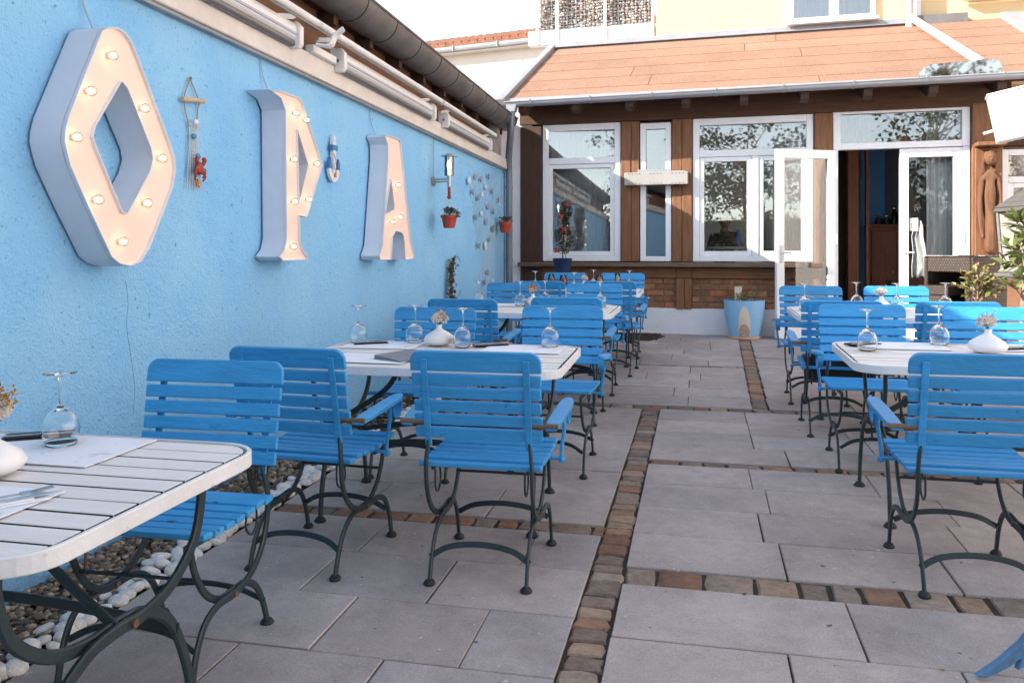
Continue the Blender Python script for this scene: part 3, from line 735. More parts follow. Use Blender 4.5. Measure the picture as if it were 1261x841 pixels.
def dry_plant(name, x, y, h, n, spread, lab, material=DRYB, z=None, cat='plant', stakes=True, seed=3, leafw=.008, leafl=.04):
    t = thing(name, lab, cat, (x, y, gz(y) if z is None else z)); r2 = random.Random(seed); st = MB(); lf = MB()
    for k in range(n):
        a = r2.uniform(0, 6.28); d = r2.uniform(.2, 1)*spread; hh = h*r2.uniform(.55, 1); e = Vector((d*math.cos(a), d*math.sin(a), hh))
        pts = bez([(0,0,0), (e.x*.35, e.y*.35, hh*.55), e], 4); st.tube(pts, .002, 4)
        for q in range(7):
            p = pts[r2.randrange(3, len(pts))]; dd = Vector((r2.gauss(0,1), r2.gauss(0,1), r2.uniform(-.6,.8))); lf.leaf(p, dd, leafw*r2.uniform(.6,1.3), leafl*r2.uniform(.6,1.3), (r2.gauss(0,1), r2.gauss(0,1), 1))
    st.build('stem', DRYB, t); lf.build('foliage', material, t, fix=False); return t
dry_plant('withered_plant', -2.28, 3.95, .22, 9, .12, 'withered brown plant in the gravel behind the wall-side armchair', seed=5)
dry_plant('withered_plant', -2.25, 3.55, .10, 7, .14, 'low withered plant in the gravel bed below the blue wall', seed=8)
dry_plant('withered_plant', -2.30, 4.75, .18, 8, .10, 'withered brown plant in the gravel near the middle left table', seed=9)
m = MB(); m.tube([(0,0,-.02),(.004,.006,.16),(.0,.01,.30)], [.006,.006,.004], 6); o = m.build('wooden_stake', mat('stake_wood', srgb(120,84,56), rough=.8, var=.2)); o.location = (-2.20, 2.62, gz(2.6)); tag(o, 'thin brown stick standing in the gravel under the nearest table', 'stick')

# ------------------------------------------------------------------ left building with the blue wall (local x = out of the wall, y = along, z up)
def stucco():
    m = bpy.data.materials.new('blue_stucco'); m.use_nodes = True; nt = m.node_tree; N = nt.nodes; L = nt.links
    b = N['Principled BSDF']; b.inputs['Roughness'].default_value = .9; b.inputs['Specular IOR Level'].default_value = .2
    tc = N.new('ShaderNodeTexCoord')
    def noise(s, d=6, r=.6):
        n = N.new('ShaderNodeTexNoise'); n.inputs['Scale'].default_value = s; n.inputs['Detail'].default_value = d; n.inputs['Roughness'].default_value = r
        L.new(tc.outputs['Object'], n.inputs['Vector']); return n.outputs['Fac']
    ramp = N.new('ShaderNodeValToRGB'); e = ramp.color_ramp.elements
    e[0].position = .3; e[0].color = srgb(140,204,252); e[1].position = .7; e[1].color = srgb(164,220,255)
    L.new(noise(2.2), ramp.inputs['Fac']); cur = ramp.outputs['Color']
    for s_, thr, w, colr, f in ((1.1, .50, .25, srgb(126,190,238), .5), (46, .60, .05, srgb(112,172,222), .75), (20, .64, .03, srgb(78,132,186), .8)):
        cr = N.new('ShaderNodeValToRGB'); cr.color_ramp.elements[0].position = thr; cr.color_ramp.elements[1].position = thr+w; cr.color_ramp.elements[1].color = (f, f, f, 1)
        L.new(noise(s_, 5, .7), cr.inputs['Fac']); mx = N.new('ShaderNodeMix'); mx.data_type = 'RGBA'
        L.new(cr.outputs['Color'], mx.inputs['Factor']); L.new(cur, mx.inputs['A']); mx.inputs['B'].default_value = colr; cur = mx.outputs['Result']
    # splashed dirt near the ground, broken up by noise
    sp = N.new('ShaderNodeSeparateXYZ'); L.new(tc.outputs['Object'], sp.inputs[0])
    hgt = N.new('ShaderNodeMath'); hgt.operation = 'MULTIPLY_ADD'; hgt.inputs[1].default_value = -2.2; L.new(sp.outputs['Z'], hgt.inputs[0]); L.new(noise(5, 6, .7), hgt.inputs[2])
    cr = N.new('ShaderNodeValToRGB'); cr.color_ramp.elements[0].position = .05; cr.color_ramp.elements[1].position = .45; cr.color_ramp.elements[1].color = (.55,.55,.55,1); L.new(hgt.outputs[0], cr.inputs['Fac'])
    mx = N.new('ShaderNodeMix'); mx.data_type = 'RGBA'; L.new(cr.outputs['Color'], mx.inputs['Factor']); L.new(cur, mx.inputs['A']); mx.inputs['B'].default_value = srgb(96,140,176); cur = mx.outputs['Result']
    L.new(cur, b.inputs['Base Color'])
    add = N.new('ShaderNodeMath'); add.operation = 'MULTIPLY_ADD'; add.inputs[1].default_value = 1.2
    L.new(noise(19, 5, .65), add.inputs[0]); L.new(noise(80, 4, .6), add.inputs[2])
    bp = N.new('ShaderNodeBump'); bp.inputs['Strength'].default_value = .85; bp.inputs['Distance'].default_value = .014
    L.new(add.outputs[0], bp.inputs['Height']); L.new(bp.outputs['Normal'], b.inputs['Normal']); return m
STUCCO = stucco()
WROT = math.atan(.01876)
Bl = thing('blue_building', 'long single storey building with rough light blue wall and grey gutter along the left', 'building', (-2.466, 2.9, 0), (0, 0, WROT))
m = MB(); m.box(-.30, 0, -9.0, 8.318, -.3, 2.62); m.build('wall', STUCCO, Bl)
m = MB(); m.tube(bez([(.0005,.30,1.20),(.0005,.315,1.10),(.0005,.305,1.0),(.0005,.33,.88),(.0005,.36,.72),(.0005,.35,.60)],4), [.0009,.0012]*10+[.0008], 5); m.build('wall_crack', mat('crack_shade', srgb(96,146,190), rough=.95), Bl)
m = MB(); m.box(0.001, .055, -9.0, 8.25, 2.475, 2.615); m.build('fascia_board', FASCIA, Bl, bevel=.006)
m = MB(); m.box(0.002, .04, -9.0, 8.25, 2.455, 2.473); m.build('drip_edge', ZINC, Bl)
m = MB(); m.box(-.20, -.16, -9, 8.3, 2.621, 3.2); m.build('eaves_board', SOFFIT, Bl)
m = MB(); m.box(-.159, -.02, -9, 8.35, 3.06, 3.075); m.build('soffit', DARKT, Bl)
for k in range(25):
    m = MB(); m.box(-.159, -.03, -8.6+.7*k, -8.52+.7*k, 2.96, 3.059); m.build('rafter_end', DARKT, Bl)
# roof, rising to the left
m = MB(); rs = .45
RIDGE_X, RIDGE_Z = -4.0, 4.95
m.add([(-.04,-9.2,3.19),(-.04,8.35,3.19),(RIDGE_X,8.35,RIDGE_Z),(RIDGE_X,-9.2,RIDGE_Z),(-.04,-9.2,3.26),(-.04,8.35,3.26),(RIDGE_X,8.35,RIDGE_Z+.07),(RIDGE_X,-9.2,RIDGE_Z+.07),
       (RIDGE_X*2,8.35,2.9),(RIDGE_X*2,-9.2,2.9),(RIDGE_X*2,8.35,2.97),(RIDGE_X*2,-9.2,2.97)],
      [(0,1,2,3),(7,6,5,4),(0,4,5,1),(3,2,8,9),(11,10,6,7),(1,5,6,2),(2,6,10,8),(3,7,4,0),(9,11,7,3)])
m.build('roof', TILE, Bl)
m = MB(); m.prism([(-.05,2.625),(RIDGE_X*2,2.625),(RIDGE_X*2,2.88),(RIDGE_X,RIDGE_Z-.02),(-.05,3.18)], 8.06, 8.31, 'y', Matrix.Identity(4))
m.box(RIDGE_X*2, -.305, 8.06, 8.31, -.3, 2.62); m.build('gable_wall', CREAM, Bl)
# half-round gutter with joint rings
gx, gzz, gr = .01, 3.185, .165
def gut(y0, y1, r, mb, t=.004):
    vs = []; n = 14
    for y in (y0, y1):
        for rr in (r, r-t):
            for i in range(n+1):
                a = PI + PI*i/n; vs.append((gx+rr*math.cos(a), y, gzz+rr*math.sin(a)))
    N1 = n+1; fs = []
    for i in range(n):
        fs += [(i, i+1, 2*N1+i+1, 2*N1+i), (N1+i+1, N1+i, 3*N1+i, 3*N1+i+1), (i, N1+i, N1+i+1, i+1), (2*N1+i, 2*N1+i+1, 3*N1+i+1, 3*N1+i)]
    mb.add(vs, fs)
m = MB(); gut(-9, 8.33, gr, m); m.prism([(gx+gr*math.cos(PI+PI*i/12), gzz+gr*math.sin(PI+PI*i/12)) for i in range(13)], 8.325, 8.332, 'y')
m.tube([(gx+gr, -9, gzz), (gx+gr, 8.33, gzz)], .012, 8); G = m.build('gutter', ZINC_OLD, Bl, smooth=True)
for k in range(30):
    y = -8.4 + .62*k - (0 if k < 14 else .0)
    if y > 8.2: break
    m = MB(); gut(y, y+.012, gr+.004, m); m.build('gutter_seam', mat('seam_dark', srgb(70,68,68), rough=.6, metal=.3), G, smooth=True)
m = MB(); m.box(-.25, .33, 8.55, 8.75, -.2, 3.42); m.build('corner_pier', PLASTER_W, Bl)

def on_wall(name, lab, cat, u, off, z, group=None):
    p = Vector((-2.466, 2.9, 0)) + Matrix.Rotation(WROT, 3, 'Z') @ Vector((off, u, z)); return thing(name, lab, cat, p, (0, 0, WROT), group)
# folded awnings under the eaves
def awning(u0, u1, lab, bar):
    t = on_wall('folded_awning', lab, 'awning', u0, 0, 2.62, 'white folded awnings under the eaves')
    Ln = u1-u0
    m = MB(); m.prism([(.03,.012),(.085,.0),(.105,.02),(.105,.075),(.09,.105),(.03,.105)], .05, Ln-.05, 'y'); m.build('cassette', AWN, t, bevel=.006, seg=2)
    m = MB(); m.prism([(.106,.028),(.112,.030),(.112,.044),(.106,.046)], .06, Ln-.06, 'y'); m.build('valance_rail', mat('awning_seam', srgb(176,182,194), rough=.4), t)
    m = MB(); m.tube([(.075,.05,-.018),(.075,Ln-.05,-.018)], .022, 10); m.build('roller', AWN_GREY, t, smooth=True)
    for y in (0, Ln-.055):
        m = MB(); m.prism([(.057,-.045),(.115,-.045),(.13,-.02),(.13,.085),(.10,.12),(.02,.12),(.02,.0),(.057,.0)], y, y+.05, 'y'); c = m.build('end_cap', AWN, t, bevel=.006, seg=2)
        m = MB(); m.lathe([(.012,0),(.012,.006),(.006,.008)], 8, Matrix.Translation((.08, y-.001, .03)) @ Matrix.Rotation(PI/2, 4, 'X')); m.build('bolt', AWN_GREY, c)
    if bar:
        m = MB(); m.tube([(.13, bar[0]-u0, .165), (.13, bar[1]-u0, .165)], .026, 12); m.build('front_bar', AWN, t, smooth=True)
        m = MB(); m.box(.122, .138, bar[0]-u0+.02, bar[1]-u0-.02, .123, .138); m.build('bar_lip', AWN_GREY, t)
        for y in (bar[0]-u0+.25, bar[1]-u0-.35):
            m = MB(); m.tube(bez([(.08,y-.14,.09),(.11,y-.06,.11),(.125,y,.13),(.13,y,.155)], 4), .018, flat=(.04,.014), ref=(0,1,0)); m.build('arm', AWN, t, bevel=.003)
    return t
awning(-1.6, 1.80, 'white folded awning cassette at the top left corner above the letter O', (-1.9, 2.02))
awning(2.42, 4.62, 'white folded awning cassette above the letters P and A', (1.98, 4.75))
awning(5.02, 6.98, 'white folded awning cassette nearest the house, above the wall lamp', (4.80, 7.12))
t = on_wall('awning_bracket', 'short white rail and bracket between the first two awning cassettes', 'bracket', 1.92, 0, 2.62)
m = MB(); m.box(.03, .09, .10, .46, -.005, .045); m.build('rail', AWN, t, bevel=.004)
m = MB(); m.tube(bez([(.12,.06,.03),(.20,.10,.03),(.22,.14,.10),(.27,.16,.15)], 5), .02, flat=(.06,.014), ref=(0,1,0)); m.build('curved_arm', AWN, t, bevel=.003)

# ------------------------------------------------------------------ marquee letters
LO = [(-0.062,2.2),(-0.022,2.223),(0.028,2.237),(0.08,2.229),(0.123,2.195),(0.189,2.103),(0.379,1.819),(0.417,1.755),(0.424,1.687),(0.399,1.609),(0.235,1.341),(0.178,1.284),(0.112,1.266),(0.043,1.278),(-0.006,1.306),(-0.142,1.502),(-0.237,1.649),(-0.267,1.734),(-0.263,1.778),(-0.246,1.831),(-0.11,2.104)]
LOh = [(0.055,2.023),(0.091,2.002),(0.247,1.772),(0.258,1.73),(0.235,1.669),(0.091,1.485),(0.063,1.489),(-0.091,1.731),(-0.112,1.774),(-0.1,1.815)]
LOb = [(-0.013,2.112),(-0.138,1.946),(-0.213,1.758),(-0.097,1.529),(0.051,1.367),(0.209,1.534),(0.313,1.737),(0.191,1.936)]
LP = [(1.30,2.231),(1.454,2.249),(1.66,2.25),(1.70,2.235),(1.989,1.883),(1.767,1.541),(1.668,1.546),(1.673,1.398),(1.717,1.332),(1.778,1.299),(1.767,1.281),(1.454,1.279),(1.41,1.3),(1.472,1.342),(1.499,1.406),(1.485,2.149),(1.432,2.207)]
LPh = [(1.639,2.055),(1.783,1.862),(1.663,1.634)]
LPb = [(1.575,1.874),(1.585,1.625),(1.57,1.36),(1.74,2.13),(1.89,1.88),(1.775,1.65),(1.60,2.15)]
LA = [(3.125,2.219),(3.16,2.24),(3.459,2.245),(3.50,2.222),(3.512,2.162),(3.756,1.415),(3.844,1.306),(3.834,1.275),(3.604,1.267),(3.582,1.412),(3.55,1.47),(3.494,1.492),(3.371,1.498),(3.30,1.452),(3.268,1.269),(3.025,1.271),(3.001,1.299),(3.072,1.378),(3.195,2.05),(3.19,2.17)]
LAh = [(3.263,1.904),(3.338,1.70),(3.329,1.668),(3.156,1.628),(3.148,1.662)]
LAb = [(3.403,1.869),(3.455,1.613),(3.275,1.568)]
def refine(p, n=2):
    return p
def letter(u, lab, outline, hole, bulbs, cable):
    z = 1.27
    t = on_wall('marquee_letter', lab, 'letter', u, 0, z)
    rel = lambda P: [(a-u, b-z) for a, b in P]
    out, hol = rel(outline), rel(hole)
    D0, D1, DF = .012, .165, .150
    for loop, nm in ((out, 'letter_side'), (hol, 'letter_inner_side')):
        m = MB(); n = len(loop); cx = sum(p[0] for p in loop)/n; cy = sum(p[1] for p in loop)/n
        # offset inwards along the averaged normal for sheet thickness
        th = .004 if loop is out else -.004
        off = []
        area = sum(loop[i][0]*loop[(i+1) % n][1]-loop[(i+1) % n][0]*loop[i][1] for i in range(n))
        sg = 1 if area > 0 else -1
        for i in range(n):
            a, b, c = loop[i-1], loop[i], loop[(i+1) % n]
            d1 = Vector((b[0]-a[0], b[1]-a[1])).normalized(); d2 = Vector((c[0]-b[0], c[1]-b[1])).normalized()
            nn = (Vector((-d1.y, d1.x)) + Vector((-d2.y, d2.x))).normalized()*sg*th; off.append((b[0]+nn.x, b[1]+nn.y))
        vs = [(D0, a, b) for a, b in loop] + [(D1, a, b) for a, b in loop] + [(D1, a, b) for a, b in off] + [(D0, a, b) for a, b in off]
        fs = []
        for k in range(4):
            for i in range(n): fs.append((k*n+i, k*n+(i+1) % n, ((k+1) % 4)*n+(i+1) % n, ((k+1) % 4)*n+i))
        m.add(vs, fs); m.build(nm, LETTER_SIDE, t, smooth=True)
    m = MB(); m.prism(out, DF-.004, DF, 'x', holes=[hol]); m.build('letter_face', LETTER_FACE, t)
    m = MB(); m.prism(out, D0, D0+.003, 'x', holes=[hol]); m.build('letter_back', LETTER_SIDE, t)
    for b in rel(bulbs):
        m = MB(); m.lathe([(.011,0),(.011,.010),(.008,.012)], 10, Matrix.Translation((DF, b[0], b[1])) @ Matrix.Rotation(PI/2, 4, 'Y')); s_ = m.build('bulb_socket', LETTER_FACE, t)
        m = MB(); m.ico((DF+.026, b[0], b[1]), .020, 2, (1.1,1,1)); bl = m.build('bulb', MATS.get('bulb_glass') or pane_mat('bulb_glass', 1.0, (1, .985, .96), 1.13), s_, smooth='all')
        m = MB(); m.ico((DF+.026, b[0], b[1]), .0095, 2, (1.3, 1, .8)); m.build('filament', BULB, s_, smooth='all')
    m = MB(); m.tube(bez([(.012, cable[0][0]-u, cable[0][1]-z), (.014, (cable[0][0]+cable[1][0])/2-u+.008, (cable[0][1]+cable[1][1])/2-z), (.05, cable[1][0]-u, cable[1][1]-z)], 5), .004, 6); m.build('cable', CABLE, t, smooth=True)
letter(.08, 'large white marquee letter O with glowing bulbs on the blue wall', LO, LOh, LOb, [(-.02,2.46),(.03,2.235)])
letter(1.62, 'white marquee letter P with glowing bulbs on the blue wall', LP, LPh, LPb, [(1.47,2.47),(1.505,2.25)])
letter(3.42, 'white marquee letter A with glowing bulbs on the blue wall', LA, LAh, LAb, [(3.19,2.46),(3.22,2.24)])

# hanging crab ladder
t = on_wall('rope_decoration', 'rope ladder decoration with driftwood stick and red crab between the letters O and P', 'wall decoration', .77, .012, 1.64)
rope = MB(); rope.tube(bez([(0,0,.548),(.004,-.055,.44),(.004,-.03,.34),(.004,-.005,.30)],4), .003, 6); rope.tube(bez([(0,0,.548),(.004,.07,.45),(.004,.06,.40),(.004,.045,.30)],4), .003, 6); rope.ico((.004,0,.55), .009, 1); rope.build('cord', mat('cord_tan', srgb(170,138,112), rough=.9), t)
m = MB(); m.tube([(.012,-.085,.432),(.014,.10,.452)], .012, 8); m.build('driftwood_stick', mat('driftwood', srgb(206,178,146), rough=.8, var=.2), t, smooth=True)
m = MB()
for k in range(6): m.tube(bez([(.005,-.01+.012*k,.33),(.006,-.018+.015*k,.2),(.005,-.03+.022*k,.04)],3), .0022, 5)
for k in range(16): m.tube([(.006,-.012-.0011*k,.32-.0175*k),(.006,.052+.0028*k,.32-.0175*k)], .0018, 5)
for k in range(7): m.tube([(.005,-.03+.02*k,.05),(.006,-.034+.022*k,.0)], .0025, 5)
m.build('net_strip', ROPE, t)
m = MB(); m.ico((.02,.02,.335), .018, 2, (.6,1,.8)); m.build('shell', VASE, t, smooth='all')
for y, z in ((.012,.262),(.048,.168)):
    m = MB(); m.ico((.014,y,z), .016, 2, (.6,1.2,.9), .1); m.build('blue_stone', mat('blue_stone', srgb(64,142,190), rough=.6), t, smooth='all')
m = MB(); m.ico((.026,.04,.105), .036, 2, (.4,1,.95), .03)
for sg in (-1, 1):
    m.tube(bez([(.03,.04+sg*.022,.125),(.034,.04+sg*.036,.145),(.034,.04+sg*.02,.158)],4), [.010]*4+[.011]*4+[.005], 7)
    for k in range(3): m.tube(bez([(.026,.04+sg*.026,.11-.012*k),(.034,.04+sg*.044,.10-.017*k),(.024,.04+sg*.034,.075-.016*k)],3), .0045, 6)
m.build('crab', RED, t, smooth='all')
m = MB(); m.prism([(.042+(.024 if i % 2 == 0 else .009)*math.cos(PI/2+i*PI/5), .03+(.024 if i % 2 == 0 else .009)*math.sin(PI/2+i*PI/5)) for i in range(10)], .012, .02, 'x'); m.build('starfish', ORANGE, t)
# wooden anchor
t = on_wall('wooden_anchor', 'small white and blue wooden anchor between the letters P and A', 'wall decoration', 2.46, .012, 1.815)
AB = mat('anchor_blue', srgb(66,128,176), rough=.6, var=.15); AW = mat('anchor_white', srgb(230,230,232), rough=.6, var=.08)
m = MB(); m.prism([(-.022,.02),(.022,.02),(.020,.22),(.025,.28),(.0,.335),(-.025,.28),(-.020,.22)], .004, .028, 'x', holes=[[(.009*math.cos(a),.29+.009*math.sin(a)) for a in [i*PI/4 for i in range(8)]]]); m.build('shank', AW, t)
m = MB(); m.prism([(-.04,.222),(.04,.222),(.04,.256),(-.04,.256)], .002, .034, 'x'); m.build('stock', AB, t)
m = MB(); o1 = [(.085*math.cos(a)*1.0, .095+.095*math.sin(a)) for a in [PI+PI*i/12 for i in range(13)]]; i1 = [(.05*math.cos(a), .10+.055*math.sin(a)) for a in [PI*2-PI*i/12 for i in range(13)]]
m.prism(o1+i1, .006, .026, 'x'); m.build('arms', AW, t)
for sg in (-1, 1):
    m = MB(); m.prism([(sg*.046,.09),(sg*.09,.09),(sg*.086,.13),(sg*.066,.165)], .003, .03, 'x'); m.build('fluke', AB, t)
m = MB(); m.tube(bez([(.03,-.02,.2),(.034,.0,.17),(.03,.02,.15),(.034,-.02,.11),(.03,.025,.07)],4), .0035, 6); m.build('rope_wrap', ROPE, t)
m = MB(); m.prism([(.0+(.022 if i % 2 == 0 else .009)*math.cos(PI/2+i*PI/5), .05+(.022 if i % 2 == 0 else .009)*math.sin(PI/2+i*PI/5)) for i in range(10)], .03, .037, 'x'); m.build('starfish', ORANGE, t)

# wall lamp and the pot hanging from it
t = on_wall('wall_lamp', 'steel wall lamp with lit clear glass cylinder and flat hat on the blue wall', 'lamp', 4.90, 0, 2.03)
BR = mat('brushed_steel', srgb(176,176,178), rough=.35, metal=.8)
m = MB(); m.lathe([(.0,0),(.05,.0),(.05,.02),(.02,.03)], 18, Matrix.Translation((.001,0,.0)) @ Matrix.Rotation(PI/2, 4, 'Y')); m.tube([(.02,0,-.01),(.18,-.06,-.01)], .008, 8); m.tube([(.02,0,.015),(.18,-.06,.015)], .008, 8); m.build('bracket', BR, t, smooth=True)
m = MB(); m.tube([(.19,-.07,-.06),(.19,-.07,.05)], .02, 12); m.build('holder', BR, t, smooth=True)
m = MB(); m.lathe([(.046,.045),(.046,.235),(.044,.235),(.044,.045)], 18, Matrix.Translation((.19,-.07,0)), closed=True); m.build('glass_cylinder', PANE, t, smooth=True)
m = MB(); m.lathe([(.0005,.262),(.03,.255),(.085,.235),(.085,.231),(.03,.240),(.0005,.24)], 20, Matrix.Translation((.19,-.07,0))); m.build('hat', BR, t, smooth=True)
m = MB(); m.lathe([(.008,.05),(.008,.11),(.02,.13),(.02,.165),(.008,.19),(.0005,.192)], 12, Matrix.Translation((.19,-.07,0))); m.build('bulb', emis('lamp_bulb', (1,.85,.65,1), 3.5), t, smooth=True)
m = MB(); m.tube(bez([(.012,-.01,.43),(.014,.0,.25),(.012,.0,.03)],4), .004, 6); m.build('cable', CABLE, t)
def potted(u, off, z, r, h, lab, group, strings, seed, nleaf=70):
    t = on_wall('hanging_pot', lab, 'flower pot', u, off, z, group)
    m = MB(); m.lathe([(.0005,0),(r*.68,0),(r*.95,h*.78),(r*1.06,h*.79),(r*1.08,h),(r*.98,h),(r*.9,h*.9),(.0005,h*.88)], 20); m.build('pot', TERRAPOT, t, smooth=True)
    m = MB(); lf = MB(); r2 = random.Random(seed)
    for k in range(22):
        a = r2.uniform(0, 6.28); d = r2.uniform(.6, 2.3)*r; e = Vector((d*math.cos(a)*.6, d*math.sin(a), h + r2.uniform(-.02,.07)))
        pts = bez([(0,0,h*.9), (e.x*.5, e.y*.5, h+.06), e], 4); m.tube(pts, .002, 4)
        for q in range(nleaf//16):
            p = pts[r2.randrange(4, len(pts))]; dd = Vector((r2.gauss(0,1), r2.gauss(0,1), r2.uniform(-.5,.5))); lf.leaf(p, dd, .014, .034, (r2.gauss(0,.5), r2.gauss(0,.5), 1))
    m.build('stem', DRYB, t); lf.build('foliage', mat('geranium_leaf', srgb(96,100,92), rough=.6, var=.35, var_scale=12), t, fix=False)
    if strings:
        m = MB()
        for a in (0, 2.1, 4.2): m.tube([(r*math.cos(a), r*math.sin(a), h), (0,0,strings)], .0025, 5)
        m.tube([(0,0,strings),(0,0,strings+.08)], .004, 5); m.build('string', ROPE, t)
        m = MB(); m.ico((0,0,strings+.03), .022, 2); m.lathe([(.016,.05),(.016,.13)], 10, Matrix.Translation((0,0,strings))); m.build('float', RED, t, smooth='all')
potted(4.83, .19, 1.565, .078, .125, 'red flower pot with withered plant hanging below the wall lamp', 'red pots hanging on the blue wall', .27, 2, 120)
potted(7.72, .13, 1.59, .085, .14, 'red flower pot with grey leaves hanging by the downpipe', 'red pots hanging on the blue wall', 0, 3, 90)
t = on_wall('starfish_hook', 'small orange starfish hook above the pot by the downpipe', 'wall decoration', 7.80, .01, 2.0)
m = MB(); m.prism([((.035 if i % 2 == 0 else .014)*math.cos(PI/2+i*PI/5), .03+(.045 if i % 2 == 0 else .016)*math.sin(PI/2+i*PI/5)) for i in range(10)], .003, .016, 'x'); m.build('starfish', ORANGE, t)
m = MB(); m.tube(bez([(.006,0,0),(.03,0,-.04),(.06,0,-.03)],4), .006, 6); m.build('hook', VASE, t)
# fishing net with shells
t = on_wall('fishing_net', 'pale fishing net dotted with grey shells at the far end of the blue wall', 'net', 7.0, .006, .9)
m = MB()
tl, tr = (-.72, 1.50), (.95, 1.48)
for k in range(15):
    f = k/14; x0 = tl[0]+(tr[0]-tl[0])*f; sag = -.16*math.sin(PI*f); x1 = -.20+.75*f
    m.tube(bez([(.004,x0,1.49+sag),(.006,x0*.75+.03*math.sin(k),1.0),(.006,x1+.05,.45),(.004,x1,.0+.12*math.sin(k*1.7))],5), .0014, 4)
for k in range(22):
    z = 1.40-.062*k; w = 1 - .5*k/22; m.tube(bez([(.005, tl[0]*w+.05, z+.02), (.006, .1, z-.05), (.005, tr[0]*w, z)], 4), .0010, 4)
m.build('net', ROPE, t)
SHELL = mat('shell_grey', srgb(150,150,156), rough=.5, var=.35, var_scale=20, objvar=.3)
for i, (u, z) in enumerate([(6.214,2.145),(6.515,2.214),(6.787,2.216),(7.205,2.288),(7.045,2.137),(7.39,2.109),(6.384,2.032),(6.631,1.973),(6.843,2.025),(7.175,1.898),(7.443,1.853),(6.541,1.744),(6.815,1.8),(7.065,1.712),(7.453,1.636),(7.266,1.496),(7.026,1.408),(6.667,1.41),(7.134,1.081),(6.977,0.962),(7.432,0.952)]):
    m = MB(); a = .05 if i not in (0, 14, 16) else .07; M_ = Matrix.Translation((.018, u-7.0, z-.9)) @ Matrix.Rotation(rng.uniform(-.6,.6), 4, 'X')
    pts = [(0, -a*.75)] + [(a*.8*math.sin(b)*(1+.05*math.cos(9*b)), a*.7*math.cos(b)) for b in [-1.9+3.8*k/10 for k in range(11)]]
    m.prism([(p, q) for p, q in pts], 0, .016, 'x', M_); m.build('shell', SHELL if i % 4 else VASE, t, bevel=.004)
dry = on_wall('climbing_plant', 'withered brown climbing plant on the blue wall below the lamp', 'plant', 5.42, .03, .2)
st = MB(); lf = MB(); r2 = random.Random(4)
for k in range(5): st.tube(bez([(.0,-.05+.03*k,0),(.02,.02*math.sin(k),.5),(.015,-.04+.02*k,.85),(.02,-.08+.05*k,1.02+.02*k)],5), .005, 5)
st.tube(bez([(.02,-.02,1.02),(.04,.12,1.09),(.03,.3,1.03)],4), .003, 5); st.tube(bez([(.02,.02,.6),(.05,.2,.68),(.03,.30,.72)],4), .003, 5); st.tube(bez([(.02,.02,.3),(.06,.28,.42),(.05,.5,.36)],4), .003, 5)
for k in range(420):
    z = r2.uniform(.15, 1.08); lf.leaf((r2.uniform(0,.05), r2.gauss(0,.05)+.05*math.sin(z*6), z), (r2.gauss(.4,.6), r2.gauss(0,1), r2.uniform(-1,.3)), .013, .038, (1, r2.gauss(0,.6), r2.gauss(0,.6)))
st.build('stem', DRYB, dry); lf.build('foliage', DRYB, dry, fix=False)

# ================================================================== the house at the back (local x = along the front, y = into the house)
HO = (-2.91, 11.487, 0); HR = R(-3)
def on_house(name, lab, cat, u, v, z, group=None, rz=0):
    p = Vector(HO) + Matrix.Rotation(HR, 3, 'Z') @ Vector((u, v, z)); return thing(name, lab, cat, p, (0, 0, HR+rz), group)
Ho = thing('restaurant_house', 'half timbered house front with brick panels, white windows and salmon shingle roof', 'building', HO, (0, 0, HR))
m = MB(); m.box(.44, 4.60, .0, .25, -.2, .58); m.build('plinth', PLASTER_W, Ho, bevel=.006)
def bricks(u0, u1, name='brick_panel'):
    m = MB(); m.mi = 1; m.box(u0, u1, .045, .22, .58, .985); m.mi = 0
    bp = [srgb(150,104,74), srgb(140,94,66), srgb(158,108,76), srgb(130,90,64), srgb(168,124,86), srgb(166,98,70), srgb(146,106,78), srgb(140,98,70)]
    h = .081
    for r in range(5):
        x = u0 - (.13 if r % 2 else 0) - rng.uniform(0,.04)
        while x < u1:
            w = .245; a, b = max(x+.006, u0+.002), min(x+w-.006, u1-.002)
            if b - a > .03:
                c = rng.choice(bp); k = rng.uniform(.85, 1.1); m.col = (c[0]*k, c[1]*k, c[2]*k, 1)
                z = .582+h*r; m.box(a, b, .022+rng.uniform(0,.006), .10, z+.006, z+h-.006)
            x += w
    m.build(name, [mat('brick_face', (1,1,1), rough=.9, attr='Col', var=.35, var_scale=14, bump=.5, bump_scale=40), mat('mortar', srgb(136,126,116), rough=.95, var=.15)], Ho, bevel=.004)
bricks(.76, 2.62); bricks(2.83, 4.58)
def timber(u0, u1, z0, z1, v0=-.02, v1=.14, m_=None, nm='timber_post'):
    m = MB(); m.box(u0, u1, v0, v1, z0, z1); m.build(nm, m_ or TIMBER, Ho, bevel=.008)
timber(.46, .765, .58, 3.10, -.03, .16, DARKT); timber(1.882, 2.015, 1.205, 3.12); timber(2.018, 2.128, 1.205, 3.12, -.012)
timber(2.568, 2.70, 1.205, 3.12, -.01); timber(2.703, 2.832, 1.205, 3.12); timber(4.372, 4.592, .58, 3.12)
timber(2.622, 2.728, .575, .985, -.035); timber(2.731, 2.828, .575, .985, -.028); timber(6.19, 6.52, -.1, 3.15, -.05, .2)
for a, b in ((.766, 2.62), (2.621, 2.829), (2.83, 4.371)): timber(a, b, .986, 1.13, -.015, .14, TIMBER_H, 'timber_rail')
timber(.45, 6.62, 3.121, 3.40, -.04, .16, mat('lintel_timber', srgb(84,54,36), rough=.7, var=.3, var_scale=5, bump=.3, stretch=(.7,6,6)), 'lintel_beam')
m = MB(); m.box(.45, 4.46, -.16, .06, 1.135, 1.195, ); m.build('sill_board', mat('sill_wood', srgb(104,84,70), rough=.6, var=.25, stretch=(.6,5,5)), Ho, bevel=.012, seg=2)
